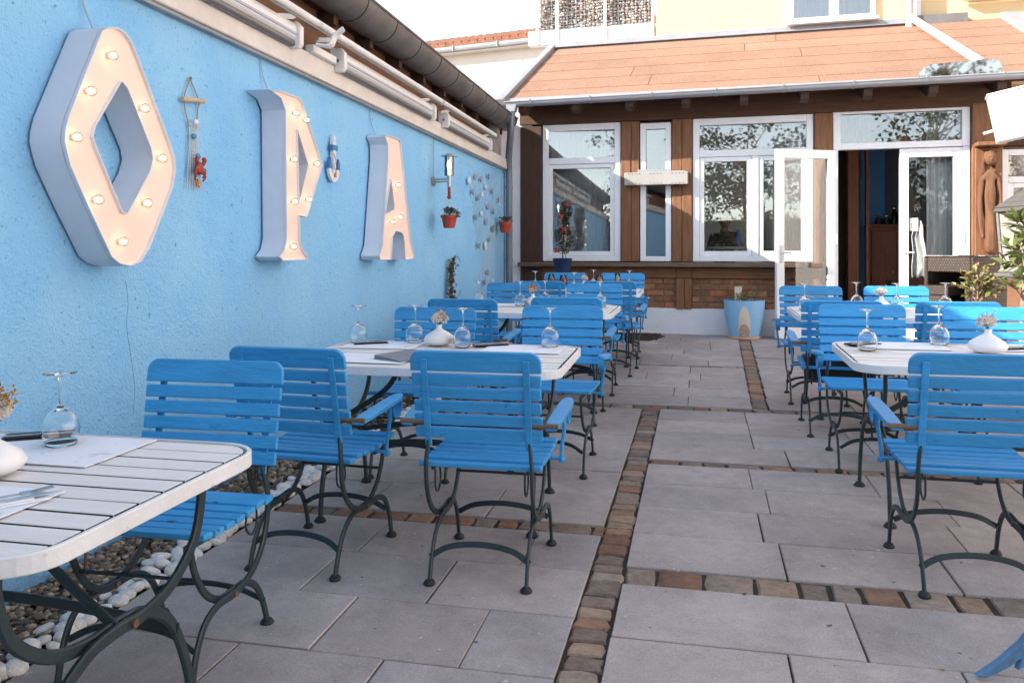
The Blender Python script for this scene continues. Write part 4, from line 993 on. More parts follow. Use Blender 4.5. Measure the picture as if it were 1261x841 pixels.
for k in range(9):
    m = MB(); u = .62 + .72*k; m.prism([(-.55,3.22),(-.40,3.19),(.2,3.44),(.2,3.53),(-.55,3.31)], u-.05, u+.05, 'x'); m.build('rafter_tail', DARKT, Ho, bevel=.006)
# windows
def window(u0, u1, z0, z1, name='window', transom=None, mull=None, fr=.085, sash=True, v=.01, skew=0.0):
    m = MB(); d = .085
    m.box(u0, u0+fr, v, v+d, z0, z1); m.box(u1-fr, u1, v, v+d, z0, z1); m.box(u0+fr, u1-fr, v, v+d, z0, z0+fr*.9); m.box(u0+fr, u1-fr, v, v+d, z1-fr*1.1, z1)
    if transom: m.box(u0+fr, u1-fr, v+.002, v+d, transom[0], transom[1])
    if mull: m.box(mull[0], mull[1], v+.004, v+d, z0+fr*.9, transom[0] if transom else z1-fr)
    f = m.build(name, PVC, Ho, bevel=.006, seg=2)
    openings = []
    zt = transom[0] if transom else z1-fr*1.1
    xs = [u0+fr] + ([mull[0], mull[1]] if mull else []) + [u1-fr]
    for i in range(0, len(xs), 2): openings.append((xs[i], xs[i+1], z0+fr*.9, zt, sash))
    if transom: openings.append((u0+fr, u1-fr, transom[1], z1-fr*1.1, False))
    for a, b, c, e, s_ in openings:
        if s_:
            m = MB(); w = .062
            m.box(a+.002, a+w, v+.02, v+.078, c+.002, e-.002); m.box(b-w, b-.002, v+.02, v+.078, c+.002, e-.002); m.box(a+w, b-w, v+.02, v+.078, c+.002, c+w); m.box(a+w, b-w, v+.02, v+.078, e-w, e-.002)
            m.build('sash', PVC, f, bevel=.006, seg=2); a, b, c, e = a+w, b-w, c+w, e-w
        m = MB(); hw_ = (b-a)/2
        MP = Matrix.Translation(((a+b)/2, v+.05, 0)) @ Matrix.Rotation(R(skew), 4, 'Z')
        m.box(-hw_-.004, hw_+.004, -.002, .002, c-.004, e+.004, MP); m.build('pane', PANE, f)
    return f
window(.775, 1.872, 1.21, 3.115, transom=(2.56, 2.65), skew=4.3)
window(2.14, 2.555, 1.21, 3.085, transom=(2.30, 2.36), sash=False, fr=.075)
window(2.842, 4.362, 1.21, 3.115, transom=(2.60, 2.69), mull=(3.60, 3.685))
window(4.60, 6.18, 2.64, 3.19, 'transom_window', sash=False, fr=.09)
# door frame, the open left leaf and the closed right leaf
m = MB(); m.box(4.60, 4.66, .01, .10, .23, 2.638); m.box(6.10, 6.18, .01, .10, .23, 2.638); m.box(4.66, 6.10, .012, .10, .20, .245); m.build('door_frame', PVC, Ho, bevel=.006)
def door_leaf(M, w, h, handle_x, name='door_leaf', handle_mat=None):
    m = MB(); s = .105; t = .06
    m.box(0, s, 0, t, 0, h, M); m.box(w-s, w, 0, t, 0, h, M); m.box(s, w-s, 0, t, 0, .20, M); m.box(s, w-s, 0, t, h-.11, h, M)
    lf = m.build(name, PVC, Ho, bevel=.006, seg=2)
    m = MB(); m.box(s-.004, w-s+.004, t/2-.003, t/2+.003, .196, h-.106, M); m.build('pane', pane_mat('door_glass', 1.0, ior=1.6) if 'door_glass' not in MATS else MATS['door_glass'], lf)
    m = MB(); m.box(handle_x-.016, handle_x+.016, -.008, -.001, .95, 1.17, M); m.tube([M @ Vector((handle_x,-.008,1.08)), M @ Vector((handle_x,-.05,1.08)), M @ Vector((handle_x+(.11 if handle_x < w/2 else -.11),-.05,1.08))], .010, 8); m.build('handle', handle_mat or BR, lf, bevel=.002)
    for z in (.25, h*.5, h-.35):
        m = MB(); hx = w+.006 if handle_x < w/2 else -.006
        m.tube([M @ Vector((w-.006 if handle_x > w else (w+.008 if handle_x < w/2 else -.008), -.012, z)), M @ Vector((w+.008 if handle_x < w/2 else -.008, -.012, z+.12))], .011, 8); m.build('hinge', PVC, lf)
    return lf
ML = Matrix.Translation((4.625, -.035, .245)) @ Matrix.Rotation(R(25), 4, 'Z') @ Matrix.Translation((-.80, 0, 0))
door_leaf(ML, .80, 2.385, .055)
door_leaf(Matrix.Translation((5.385, .02, .25)), .715, 2.38, .05, handle_mat=PVC)
m = MB(); m.box(5.505, 5.60, .045, .0465, 1.60, 1.76); stk = m.build('door_notice', PAPER, Ho)
m = MB(); [m.box(5.515+.03*(k % 3), 5.535+.03*(k % 3), .0430, .0448, 1.68-.022*(k//3), 1.693-.022*(k//3)) for k in range(9)]; m.build('notice_print', mat('notice_orange', srgb(214,150,90), rough=.7), stk)
# interior
IW = mat('interior_wall', srgb(208,208,222), rough=.9, var=.05); IB = mat('interior_blue', srgb(120,190,250), rough=.9, var=.06)
for bx in ((.47, 6.5, 4.2, 4.3), (.46, .56, .17, 4.19), (6.4, 6.5, .21, 4.19)):
    m = MB(); m.box(*bx, .2, 3.3); m.build('interior_wall', IW, Ho)
m = MB(); m.box(5.30, 5.66, 3.0, 3.1, .226, 3.29); m.build('interior_partition', IB, Ho)
m = MB(); m.box(2.30, 4.24, 2.15, 2.25, .226, 3.29); m.build('interior_partition', mat('added_pale_partition', srgb(226,222,220), rough=.9), Ho)  # wall added to catch window light, a brighter backdrop for the guest
m = MB(); m.box(4.25, 4.96, 1.9, 2.5, .226, 2.9); m.build('added_dark_block', DARKT, Ho, bevel=.01)  # block added to give the doorway its dark left end
m = MB(); m.box(.45, 6.5, .12, 4.3, .12, .225); m.build('interior_floor', mat('floor_wood', srgb(140,128,120), rough=.4, var=.2, stretch=(1,5,1)), Ho)
m = MB(); m.box(.45, 6.5, .17, 4.3, 3.3, 3.38); m.build('ceiling', IW, Ho)
for u, v, w_ in ((4.945, 1.5, .15), (5.20, 1.62, .05)):
    m = MB(); m.box(u, u+w_, v, v+.15, .226, 3.299); m.build('interior_post', mat('interior_timber', srgb(150,88,54), rough=.6, var=.3, stretch=(6,6,.7)), Ho, bevel=.006)
# roof: sloping sheets of shingle
EV, EZ, TV, TZ = -.52, 3.36, 2.6, 4.83
ang = math.atan2(TZ-EZ, TV-EV); RL = math.hypot(TZ-EZ, TV-EV)
def shingle():
    m = bpy.data.materials.new('shingle'); m.use_nodes = True; nt = m.node_tree; N = nt.nodes; L = nt.links
    b = N['Principled BSDF']; b.inputs['Roughness'].default_value = .95; b.inputs['Specular IOR Level'].default_value = .1
    tc = N.new('ShaderNodeTexCoord'); a = N.new('ShaderNodeAttribute'); a.attribute_name = 'Col'; cur = a.outputs['Color']
    for s_, lo, hi in ((1.2, .9, 1.08), (7, .96, 1.04), (48, .76, 1.22)):
        n = N.new('ShaderNodeTexNoise'); n.inputs['Scale'].default_value = s_; n.inputs['Detail'].default_value = 5; L.new(tc.outputs['Object'], n.inputs['Vector'])
        mr = N.new('ShaderNodeMapRange'); mr.inputs['From Min'].default_value = .3; mr.inputs['From Max'].default_value = .7; mr.inputs['To Min'].default_value = lo; mr.inputs['To Max'].default_value = hi; L.new(n.outputs['Fac'], mr.inputs['Value'])
        mx = N.new('ShaderNodeMix'); mx.data_type = 'RGBA'; mx.blend_type = 'MULTIPLY'; mx.inputs['Factor'].default_value = 1
        L.new(cur, mx.inputs['A']); L.new(mr.outputs['Result'], mx.inputs['B']); cur = mx.outputs['Result']
    L.new(cur, b.inputs['Base Color']); return m
m = MB(); MR = Matrix.Translation((0, EV, EZ)) @ Matrix.Rotation(ang, 4, 'X'); rows = 6; rr = RL/rows
m.col = srgb(84,60,50); m.box(.42, 7.15, -.02, RL, -.05, -.006, MR)
for i in range(rows):
    x = .36; r2 = random.Random(i+20)
    while x < 7.2:
        w = r2.choice((2.9, 4.2, 5.0)) * (1 if x > .4 else r2.uniform(.4, 1)); e = min(x+w, 7.2)
        k = r2.uniform(.95, 1.05); c = srgb(146,116,99); m.col = (c[0]*k, c[1]*k, c[2]*k, 1)
        z = .004; y0, y1 = rr*i-.03, rr*(i+1)+.02
        p = [(x+.004,y0,z+.006),(e-.004,y0,z+.006),(e-.004,y1,z),(x+.004,y1,z)]
        m.add([MR @ Vector((a,b,c_-.012)) for a, b, c_ in p] + [MR @ Vector(q) for q in p], [(3,2,1,0),(4,5,6,7),(0,1,5,4),(1,2,6,5),(2,3,7,6),(3,0,4,7)]); x = e
m.build('roof', shingle(), Ho)
for bx in ((.26, .375, -.05, RL+.08, -.06, .07), (7.2, 7.42, -.05, RL+.05, -.04, .09)):
    m = MB(); m.box(*bx, MR); m.build('verge_flashing', ZINC_LIGHT, Ho, bevel=.006)
m = MB(); m.box(.26, 6.1, TV-.03, TV+.03, TZ-.02, TZ+.10); m.box(.26, 6.1, TV-.10, TV-.03, TZ+.0, TZ+.025); m.build('wall_flashing', ZINC_LIGHT, Ho, bevel=.004)
m = MB(); m.prism([(EV-.04, EZ-.02),(EV-.02, EZ-.02),(EV+.10, EZ+.06),(EV+.10, EZ+.075)], .33, 6.75, 'x'); m.build('eaves_flashing', ZINC_LIGHT, Ho)
# gutter
m = MB(); gr2 = .065; gy, gz2 = EV-.085, EZ-.02; n = 12
def hg(x0, x1, r, mb):
    vs = []
    for x in (x0, x1):
        for rr_ in (r, r-.004):
            for i in range(n+1): a = PI+PI*i/n; vs.append((x, gy+rr_*math.cos(a), gz2+rr_*math.sin(a)+ .006*x))
    N1 = n+1; fs = []
    for i in range(n): fs += [(i,i+1,2*N1+i+1,2*N1+i),(N1+i+1,N1+i,3*N1+i,3*N1+i+1),(i,N1+i,N1+i+1,i+1),(2*N1+i,2*N1+i+1,3*N1+i+1,3*N1+i)]
    mb.add(vs, fs)
hg(.40, 6.72, gr2, m); m.tube([(.40, gy-gr2, gz2+.002), (6.72, gy-gr2, gz2+.042)], .010, 8); m.prism([(gy+gr2*math.cos(PI+PI*i/12), gz2+.002+gr2*math.sin(PI+PI*i/12)) for i in range(13)], .396, .402, 'x')
G = m.build('gutter', ZINC_LIGHT, Ho, smooth=True)
for k in range(8):
    m = MB(); x = .75+.80*k; hg(x, x+.035, gr2+.005, m); m.tube([(x+.017, gy-gr2-.006, gz2+.006*x-.0), (x+.017, gy-gr2-.008, gz2+.006*x+.02)], .012, 6); m.build('gutter_bracket', ZINC_LIGHT, G, smooth=True)
DPZ = mat('downpipe_zinc', srgb(120,128,136), rough=.5, metal=.4, var=.15)
m = MB(); m.tube(bez([(.50, gy, gz2-.10), (.49, gy, gz2-.22), (.47, gy+.03, gz2-.42), (.395, -.40, 2.62), (.377, -.33, 2.46), (.377, -.318, 2.25), (.377, -.318, 1.2), (.377, -.318, .12)], 6), .048, 12)
for z in (2.2, 1.2): m.tube([(.377, -.318, z), (.377, -.318, z+.05)], .054, 12)
dp = m.build('downpipe', DPZ, Ho, smooth=True)
m = MB(); m.prism([(.415,gz2-.02),(.585,gz2-.02),(.57,gz2-.05),(.55,gz2-.13),(.45,gz2-.13),(.43,gz2-.05)], gy-.055, gy+.055, 'y'); m.build('hopper', ZINC_LIGHT, dp, bevel=.006)
# side wing to the right
m = MB(); m.box(6.53, 10.5, .45, .6, -.2, 3.45); m.build('side_wall', TERRA, Ho)
f = window(6.62, 7.9, 1.0, 2.62, 'side_window', transom=(2.2,2.28), fr=.07, v=.35)
m = MB(); m.box(6.56, 7.95, .28, .44, 2.66, 2.80); m.build('shutter_box', DARKT, Ho)

# plates and sign lying at the eaves
t = on_house('mirror_panel', 'dark reflecting oval panel standing on the eaves of the salmon roof', 'panel', 5.94, EV+.02, EZ+.045)
m = MB(); m.prism([(-.44,-.02),(.44,.0),(.455,.09),(.42,.15),(.36,.18),(-.30,.155),(-.38,.12),(-.43,.06)], -.008, .008, 'y', Matrix.Rotation(.05, 4, 'X'))
m.build('panel_plate', mat('mirror_metal', srgb(170,170,170), rough=.03, metal=1), t, bevel=.002)
t = on_house('metal_box', 'white metal box fixed across the narrow window between the timbers', 'fixture', 2.365, -.02, 2.235)
m = MB(); m.box(-.42, .42, -.13, -.005, 0, .17); m.build('housing', mat('box_cream', srgb(160,157,152), rough=.45, var=.06), t, bevel=.006, seg=2)
m = MB(); m.box(-.25, .20, -.05, -.006, .171, .215); m.box(.20, .38, -.05, -.006, .171, .19); m.build('top_rail', ZINC_LIGHT, t, bevel=.004)
m = MB(); [m.lathe([(.006,0),(.006,.004)], 6, Matrix.Translation((-.36+.048*k, -.131, zz)) @ Matrix.Rotation(PI/2, 4, 'X')) for k in range(16) if k % 6 < 4 for zz in (.02,.15)]; m.build('rivet', BLACKC, t)
m = MB(); m.box(.24, .30, -.09, -.02, -.025, -.001); m.build('sensor', BLACKC, t)

# yellow house behind
Ye = thing('yellow_house', 'tall pale yellow rendered house with white window behind the salmon roof', 'building', HO, (0, 0, HR))
m = MB(); m.box(2.09, 5.98, 2.61, 8.5, 3.6, 9.5); m.build('wall', YELLOW, Ye)
m = MB(); m.box(6.12, 14.5, 2.75, 8.5, 3.6, 9.5); m.box(6.53, 14.5, 2.76, 8.5, -.2, 3.599); m.box(7.0, 14.5, 2.70, 2.745, 4.62, 4.70); m.build('wing_wall', YELLOW, Ye)
m = MB(); m.box(5.985, 6.115, 2.63, 8.5, 3.6, 9.5); m.build('corner_strip', PLASTER_W, Ye)
m = MB(); m.box(6.05, 6.75, 2.55, 2.745, TZ-.02, TZ+.12); m.build('lead_flashing', ZINC_OLD, Ye)
def ywin(u0, u1, z0, z1, v, mull):
    m = MB(); f = .07
    m.box(u0, u0+f, v, v+.06, z0, z1); m.box(u1-f, u1, v, v+.06, z0, z1); m.box(u0+f, u1-f, v, v+.06, z0, z0+f); m.box(u0+f, u1-f, v, v+.06, z1-f, z1)
    for c in mull: m.box(c-.07, c+.07, v-.004, v+.06, z0+f, z1-f)
    fr = m.build('window', PVC, Ye, bevel=.005)
    m = MB(); m.box(u0+f, u1-f, v+.03, v+.034, z0+f, z1-f); m.build('pane', PANE, fr)
    m = MB(); m.box(u0+f, u1-f, v+.045, v+.055, z0+f, z1-f); m.build('curtain', mat('net_curtain', srgb(220,216,212), rough=.9, var=.15, stretch=(8,1,.5)), fr)
    m = MB(); m.box(u0-.04, u1+.04, v-.12, v, z0-.05, z0-.002); m.build('sill', PVC, fr, bevel=.005)
ywin(4.19, 5.46, 4.97, 6.3, 2.545, [4.86]); ywin(6.72, 7.6, 5.2, 6.4, 2.69, [])
m = MB(); m.tube(bez([(5.93,2.5,9.4),(5.93,2.5,5.05),(5.95,2.45,4.93),(6.0,2.30,4.80),(6.18,EV+.45,EZ+.36),(6.22,EV+.2,EZ+.22)],6), .055, 12); m.build('downpipe', mat('pipe_pale', srgb(186,176,170), rough=.4, var=.05), Ye, smooth=True)
# balcony with a stone filled screen
Ba = thing('balcony', 'white balcony parapet with wire screen filled with pale stones above the salmon roof', 'balcony', HO, (0, 0, HR))
m = MB(); m.box(-.12, 2.06, 2.64, 2.80, 4.92, 5.17); m.build('parapet', PLASTER_W, Ba, bevel=.01)
for u in (.05, .40, 1.23, 2.03):
    m = MB(); m.box(u-.022, u+.022, 2.61, 2.655, 4.93, 6.3); m.build('post', PVC, Ba)
m = MB(); gp2 = [srgb(190,186,182), srgb(168,162,158), srgb(206,204,202), srgb(190,160,130), srgb(206,150,96), srgb(168,160,154), srgb(120,108,96)]
for i in range(38):
    for j in range(21):
        x = .075 + i*.052 + rng.uniform(-.014,.014); z = 5.19 + j*.048 + rng.uniform(-.012,.012)
        if x < .25 and rng.random() < .3 or rng.random() < .06: continue
        c = rng.choice(gp2[:3] if rng.random() < .7 else gp2); m.col = c
        m.ico((x, 2.75+rng.uniform(-.02,.02), z), rng.uniform(.020,.034), 1, (1.1,.8,.8), .18, rng.uniform(0,6))
m.col = srgb(128,112,98); m.box(.06, 2.03, 2.79, 2.80, 5.171, 6.25); m.build('stone_screen', mat('screen_stone', (1,1,1), rough=.9, attr='Col', var=.2, var_scale=30), Ba)
m = MB()
for i in range(28): m.tube([(.06+.073*i, 2.70, 5.16), (.06+.073*i, 2.70, 6.25)], .003, 4)
for j in range(16): m.tube([(.05, 2.70, 5.20+.07*j), (2.03, 2.70, 5.20+.07*j)], .003, 4)
m.build('wire_mesh', ZINC_LIGHT, Ba)
# cream house far left with tiled eaves
Cr = thing('cream_house', 'cream rendered house with tiled eaves behind the left gutter', 'building', (-3.5, 18.0, 0), (0, 0, R(-11)))
m = MB(); m.box(-9, 3.2, 0, 5, 0, 6.02); m.build('wall', CREAM, Cr)
m = MB(); m.tube([(-9.2,-.28,5.96),(3.2,-.28,5.96)], .06, 8); [m.tube([(-8.5+1.1*k,-.345,5.90),(-8.5+1.1*k,-.345,6.02)], .02, 6) for k in range(11)]; m.build('gutter', ZINC_LIGHT, Cr, smooth=True)
m = MB()
for i in range(62):
    x = -9.2 + .2*i
    for r in range(4):
        p = bez([(x,-.30+.30*r,6.04+.10*r),(x,.06+.30*r,6.18+.10*r)],2); m.tube(p, [.105]*len(p), 8)
m.build('roof_tiles', TILE, Cr, smooth=True)
m = MB(); m.box(-9, 3.2, -.25, 0, 5.88, 5.90); m.build('soffit', CREAM, Cr)
m = MB(); m.tube(bez([(3.0,-.28,5.9),(3.0,-.28,5.7),(3.05,-.1,5.3),(3.05,-.08,1)],5), .05, 10); m.build('downpipe', ZINC_LIGHT, Cr, smooth=True)

# ------------------------------------------------------------------ inside the restaurant
def curtain(u0, u1, z0, z1, v, lab, waves, seed):
    t = on_house('curtain', lab, 'curtain', (u0+u1)/2, v, z0, 'white curtains behind the glass'); r2 = random.Random(seed); m = MB(); n = 60
    vs = []
    for i in range(n+1):
        x = (u0-u1)/2 + (u1-u0)*i/n; w = .03*math.sin(waves*2*PI*i/n + r2.uniform(-.15,.15))
        for k in range(3): vs.append((x*(1-.06*k*(2-k)), w*(1-.15*k), (z1-z0)*(1-k/2)))
    m.add(vs, [(3*i+k, 3*i+3+k, 3*i+4+k, 3*i+1+k) for i in range(n) for k in range(2)]); o = m.build('cloth', mat('curtain_cloth', srgb(236,234,232), rough=.9, var=.06, stretch=(9,1,.6)), t, smooth='all')
    sm = o.modifiers.new('thick', 'SOLIDIFY'); sm.thickness = .003
curtain(3.72, 4.30, .9, 3.0, .20, 'white curtain seen through the open door leaf and the window right pane', 7, 1)
curtain(5.72, 6.14, .40, 3.1, .22, 'white curtain behind the glass of the closed right door leaf', 5, 2)
curtain(.84, 1.86, 1.0, 3.05, .24, 'white curtain drawn across the leftmost window', 13, 3)
t = on_house('sideboard', 'brown wooden sideboard inside the doorway', 'cabinet', 5.69, 2.5, .226)
WD = mat('sideboard_wood', srgb(150,84,54), rough=.4, var=.25, stretch=(5,5,.8))
m = MB(); m.box(-.32, .45, 0, .45, .08, 1.50); m.build('carcass', WD, t, bevel=.006)
m = MB(); m.box(-.35, .48, -.03, .47, 1.50, 1.54); m.build('top', WD, t, bevel=.006)
for a, b in ((-.30, .06), (.08, .43)):
    m = MB(); m.box(a, b, -.02, -.001, .14, 1.44); d = m.build('door', WD, t, bevel=.008); m = MB(); m.ico((b-.05 if a < 0 else a+.05, -.03, .8), .016, 1); m.build('knob', STEEL, d)
BLK = mat('dark_jar', srgb(46,44,44), rough=.3)
for i, (x, h, r) in enumerate(((-.12,.14,.05),(.03,.12,.06),(.18,.24,.05),(.33,.20,.06))):
    t = on_house('jar', ['small dark jar, leftmost on the sideboard inside the doorway','squat dark jar, second on the sideboard inside the doorway','tall dark jar on the sideboard inside the doorway','dark jar at the right end of the sideboard inside'][i], 'jar', 5.62+x*.75, 2.72, 1.767)
    m = MB(); m.lathe([(.0005,0),(r,.0),(r,h*.75),(r*.6,h*.85),(r*.6,h),(.0005,h)], 14); m.build('jar_body', BLK, t, smooth=True); m = MB(); m.lathe([(r*.65,h),(r*.65,h+.02),(.0005,h+.03)], 12); m.build('lid', STEEL, t)
t = on_house('folding_board', 'dark folding A-board standing inside the doorway', 'board', 5.40, .85, .226)
for rz in (.26, -.26):
    M_ = Matrix.Translation((0, 0, .72)) @ Matrix.Rotation(rz, 4, 'Y'); m = MB(); m.box(-.02, .02, -.2, .2, -.74, 0, M_); m.build('board_leg', BLK, t, bevel=.004)
t = on_house('white_jacket', 'white jacket hanging behind the right door leaf', 'jacket', 5.655, .26, 1.02)
m = MB(); vs = []
for k, (w, z) in enumerate(((.02,.70),(.05,.66),(.075,.5),(.085,.3),(.11,.12),(.09,.0))):
    for i in range(13): a = PI*i/12; vs.append((w*math.cos(a)+.02*math.sin(z*9), .03*math.sin(a)*(1+.4*math.sin(5*a+k)), z+.02*math.sin(i*1.7)))
m.add(vs, [(13*k+i,13*k+i+1,13*k+13+i+1,13*k+13+i) for k in range(5) for i in range(12)]); o = m.build('cloth', mat('jacket_cloth', srgb(190,192,196), rough=.9, var=.2, var_scale=8), t, smooth='all'); o.modifiers.new('th','SOLIDIFY').thickness = .01
# guest at the window table
t = on_house('window_table', 'white table just inside the wide window', 'table', 3.30, 1.05, .226)
m = MB(); m.box(-.36, .42, -.30, .30, 1.15, 1.19); m.build('tabletop', PVC, t, bevel=.006)
for x in (-.3, .36):
    for y in (-.24, .24): m = MB(); m.box(x-.025, x+.025, y-.025, y+.025, 0, 1.15); m.build('leg', PVC, t)
m = MB(); m.lathe([(.0005,0),(.05,0),(.035,.14),(.02,.20),(.022,.24),(.0005,.24)], 12); o = m.build('blue_bottle', mat('bottle_blue', srgb(70,150,220), rough=.2), None, smooth=True)
p = Vector(HO) + Matrix.Rotation(HR, 3, 'Z') @ Vector((3.42, .95, 1.417)); o.location = p; tag(o, 'blue bottle on the white table inside the wide window', 'bottle')
pe = on_house('person', 'person in dark clothes sitting at the white table inside the wide window', 'person', 3.22, 1.50, .305)
CLO = mat('dark_clothes', srgb(40,40,44), rough=.9); SKN = mat('skin', srgb(168,124,100), rough=.6); HAI = mat('hair', srgb(40,30,26), rough=.8)
# seated on a tall stool: pelvis, spine, neck, arms to the table, legs down
V = [(0,.05,.80),(0,.03,1.0),(0,.0,1.20),(0,-.02,1.30),(0,-.03,1.37), (-.17,-.0,1.27),(-.22,-.10,1.08),(-.10,-.30,1.13),(.17,-.0,1.27),(.23,-.12,1.08),(.14,-.30,1.18), (-.09,-.05,.80),(-.11,-.40,.78),(-.11,-.36,.40),(-.11,-.46,.06),(.09,-.05,.80),(.11,-.40,.78),(.11,-.36,.40),(.11,-.46,.06)]
Ed = [(0,1),(1,2),(2,3),(3,4),(2,5),(5,6),(6,7),(2,8),(8,9),(9,10),(0,11),(11,12),(12,13),(13,14),(0,15),(15,16),(16,17),(17,18)]
skin_mesh('body', V, Ed, [.14,.135,.15,.08,.055,.07,.05,.038,.07,.05,.038,.09,.075,.055,.045,.09,.075,.055,.045], CLO, pe)
m = MB(); m.ico((0,-.055,1.50), .10, 3, (.78,.92,1.15)); m.ico((0,-.145,1.485), .016, 1, (1,1.2,1.5)); m.ico((-.08,-.05,1.49), .022, 1, (.5,1,1.4)); m.ico((.08,-.05,1.49), .022, 1, (.5,1,1.4)); m.tube([(0,-.03,1.34),(0,-.04,1.42)], .048, 10); m.build('head', SKN, pe, smooth='all')
m = MB(); m.ico((0,-.035,1.525), .108, 3, (.82,.92,1.08)); m.build('hair', HAI, pe, smooth='all')
for sg, c in ((-1, (-.10,-.33,1.135)), (1, (.14,-.33,1.19))):
    m = MB(); m.ico(c, .036, 2, (1,1.2,.6))
    for k in range(4): m.tube(bez([(c[0]-.025+.017*k, c[1]-.02, c[2]), (c[0]-.026+.017*k, c[1]-.06, c[2]+.008), (c[0]-.022+.015*k, c[1]-.085+.006*abs(k-1.5), c[2]-.012)], 3), .0085, 6)
    m.tube(bez([(c[0]-sg*.03, c[1], c[2]), (c[0]-sg*.05, c[1]-.03, c[2]+.01), (c[0]-sg*.045, c[1]-.055, c[2])], 3), .009, 6); m.build('hand', SKN, pe, smooth='all')
t = on_house('stool', 'dark stool under the person at the window table', 'stool', 3.22, 1.55, .226)
m = MB(); m.lathe([(.0005,.70),(.17,.70),(.18,.73),(.17,.76),(.0005,.76)], 18); m.build('seat', BLK, t, smooth=True)
for a in range(4): m = MB(); m.tube([(.12*math.cos(a*1.57+.78), .12*math.sin(a*1.57+.78), .70),(.18*math.cos(a*1.57+.78), .18*math.sin(a*1.57+.78), 0)], .014, 8); m.build('leg', BLK, t)

# ------------------------------------------------------------------ pots and plants before the house
t = thing('planter', 'light blue tapering planter with a beige arched door design beside the brick wall', 'planter', (.575, 11.02, gz(11.02)), (0, 0, HR))
m = MB(); m.lathe([(.0005,0),(.20,0),(.20,.035),(.0005,.035)], 28, Matrix.Translation((0,0,0))); m.build('saucer', mat('saucer_wood', srgb(206,164,124), rough=.7, var=.2), t, bevel=.004)
m = MB(); prof = [(.0005,.036),(.185,.036),(.205,.12),(.235,.26),(.252,.40),(.257,.49),(.245,.49),(.24,.42),(.0005,.41)]; m.lathe(prof, 40); m.build('pot', mat('planter_blue', srgb(140,190,226), rough=.7, var=.03, bump=.1, bump_scale=90), t, smooth=True)
def on_pot(zz):
    for (r0,z0),(r1,z1) in zip(prof[1:5], prof[2:6]):
        if z0 <= zz <= z1: return r0+(r1-r0)*(zz-z0)/(z1-z0)
    return .2
def decal(w, z0, z1, tip, off, name, m_):
    m = MB(); n, k = 14, 14; vs = []
    for j in range(k+1):
        f = j/k; z = z0+(z1-z0)*f; hw = w*(1 - max(0, (f-tip)/(1-tip))**2.0)**.6 * (.9+.1*min(1,f*4)); r = on_pot(z)+off
        for i in range(n+1): a = -PI/2 + (hw*(2*i/n-1))/r; vs.append((r*math.cos(a), r*math.sin(a), z))
    m.add(vs, [(j*(n+1)+i, j*(n+1)+i+1, (j+1)*(n+1)+i+1, (j+1)*(n+1)+i) for j in range(k) for i in range(n)]); return m.build(name, m_, t, smooth='all')
decal(.075, .045, .43, .35, .004, 'arch_design', mat('arch_beige', srgb(220,208,190), rough=.8, var=.06)); decal(.068, .045, .20, .3, .008, 'door_design', mat('door_tan', srgb(186,160,132), rough=.9, var=.35, var_scale=60)); decal(.035, .042, .065, .3, .011, 'opening_design', mat('planter_blue', srgb(140,190,226)))
m = MB(); lf = MB(); r2 = random.Random(3)
for k in range(26):
    a = r2.uniform(0,6.28); d = r2.uniform(.02,.20); e = Vector((d*math.cos(a), d*math.sin(a), .47+r2.uniform(.02,.14))); m.tube([(e.x*.6,e.y*.6,.41),e], .004, 5)
    for q in range(26): v = Vector((r2.gauss(0,1),r2.gauss(0,1),r2.gauss(.4,.8))).normalized(); lf.leaf(e+v*r2.uniform(0,.04)-Vector((0,0,r2.uniform(0,.08))), v, .006, .022, (r2.gauss(0,1),r2.gauss(0,1),1))
m.build('stem', DRYB, t); lf.build('foliage', LEAF_OLIVE, t, fix=False)
m = MB(); m.box(-.12, -.03, .06, .068, .42, .66); m.build('plant_label', mat('label_card', srgb(214,206,180), rough=.8, var=.15), t)
# shrub in a dark pot before the left window
px_, py_ = -1.735, 10.72
t = thing('plant_stand', 'dark stand hidden behind the chairs under the potted shrub', 'stand', (px_, py_, gz(py_)))
m = MB(); m.lathe([(.0005,.80),(.12,.80),(.12,.83),(.0005,.83)], 20); m.build('stand_top', BLK, t)
for a in range(3): m = MB(); m.tube([(.09*math.cos(a*2.1),.09*math.sin(a*2.1),.80),(.16*math.cos(a*2.1),.16*math.sin(a*2.1),0)], .012, 8); m.build('leg', BLK, t)
t = thing('potted_shrub', 'narrow dark leaved shrub with red bows in a navy glazed pot before the left window', 'potted plant', (px_, py_, gz(py_)+.832))
m = MB(); m.lathe([(.0005,0),(.095,0),(.12,.16),(.125,.165),(.132,.19),(.12,.20),(.11,.17),(.0005,.165)], 24); m.build('pot', NAVY, t, smooth=True)
st = MB(); lf = MB(); r2 = random.Random(12)
st.tube(bez([(0,0,.16),(.01,.0,.4),(.03,0,.7),(.045,0,.92)],5), .008, 6); st.tube([(.04,.0,.16),(.06,0,.5)], .004, 5)
for k in range(900):
    f = r2.random()**.8; z = .26+.68*f; w = .11*(1-f*.45)*(.75+.35*math.sin(z*17)) ; a = r2.uniform(0,6.28); d = w*math.sqrt(r2.random()); c = (.02+.03*f+d*math.cos(a), d*math.sin(a), z)
    lf.leaf(c, (math.cos(a)+r2.gauss(0,.5), math.sin(a)+r2.gauss(0,.5), r2.gauss(-.2,.6)), .010, .038, (r2.gauss(0,.6), r2.gauss(0,.6), 1))
for k in range(16): z = .3+.04*k; a = r2.uniform(0,6.28); st.tube([(.02+.03*(z-.3),0,z),(.02+.09*math.cos(a),.09*math.sin(a),z+.06)], .003, 4)
st.build('stem', DRYB, t); lf.build('foliage', LEAF_DK, t, fix=False)
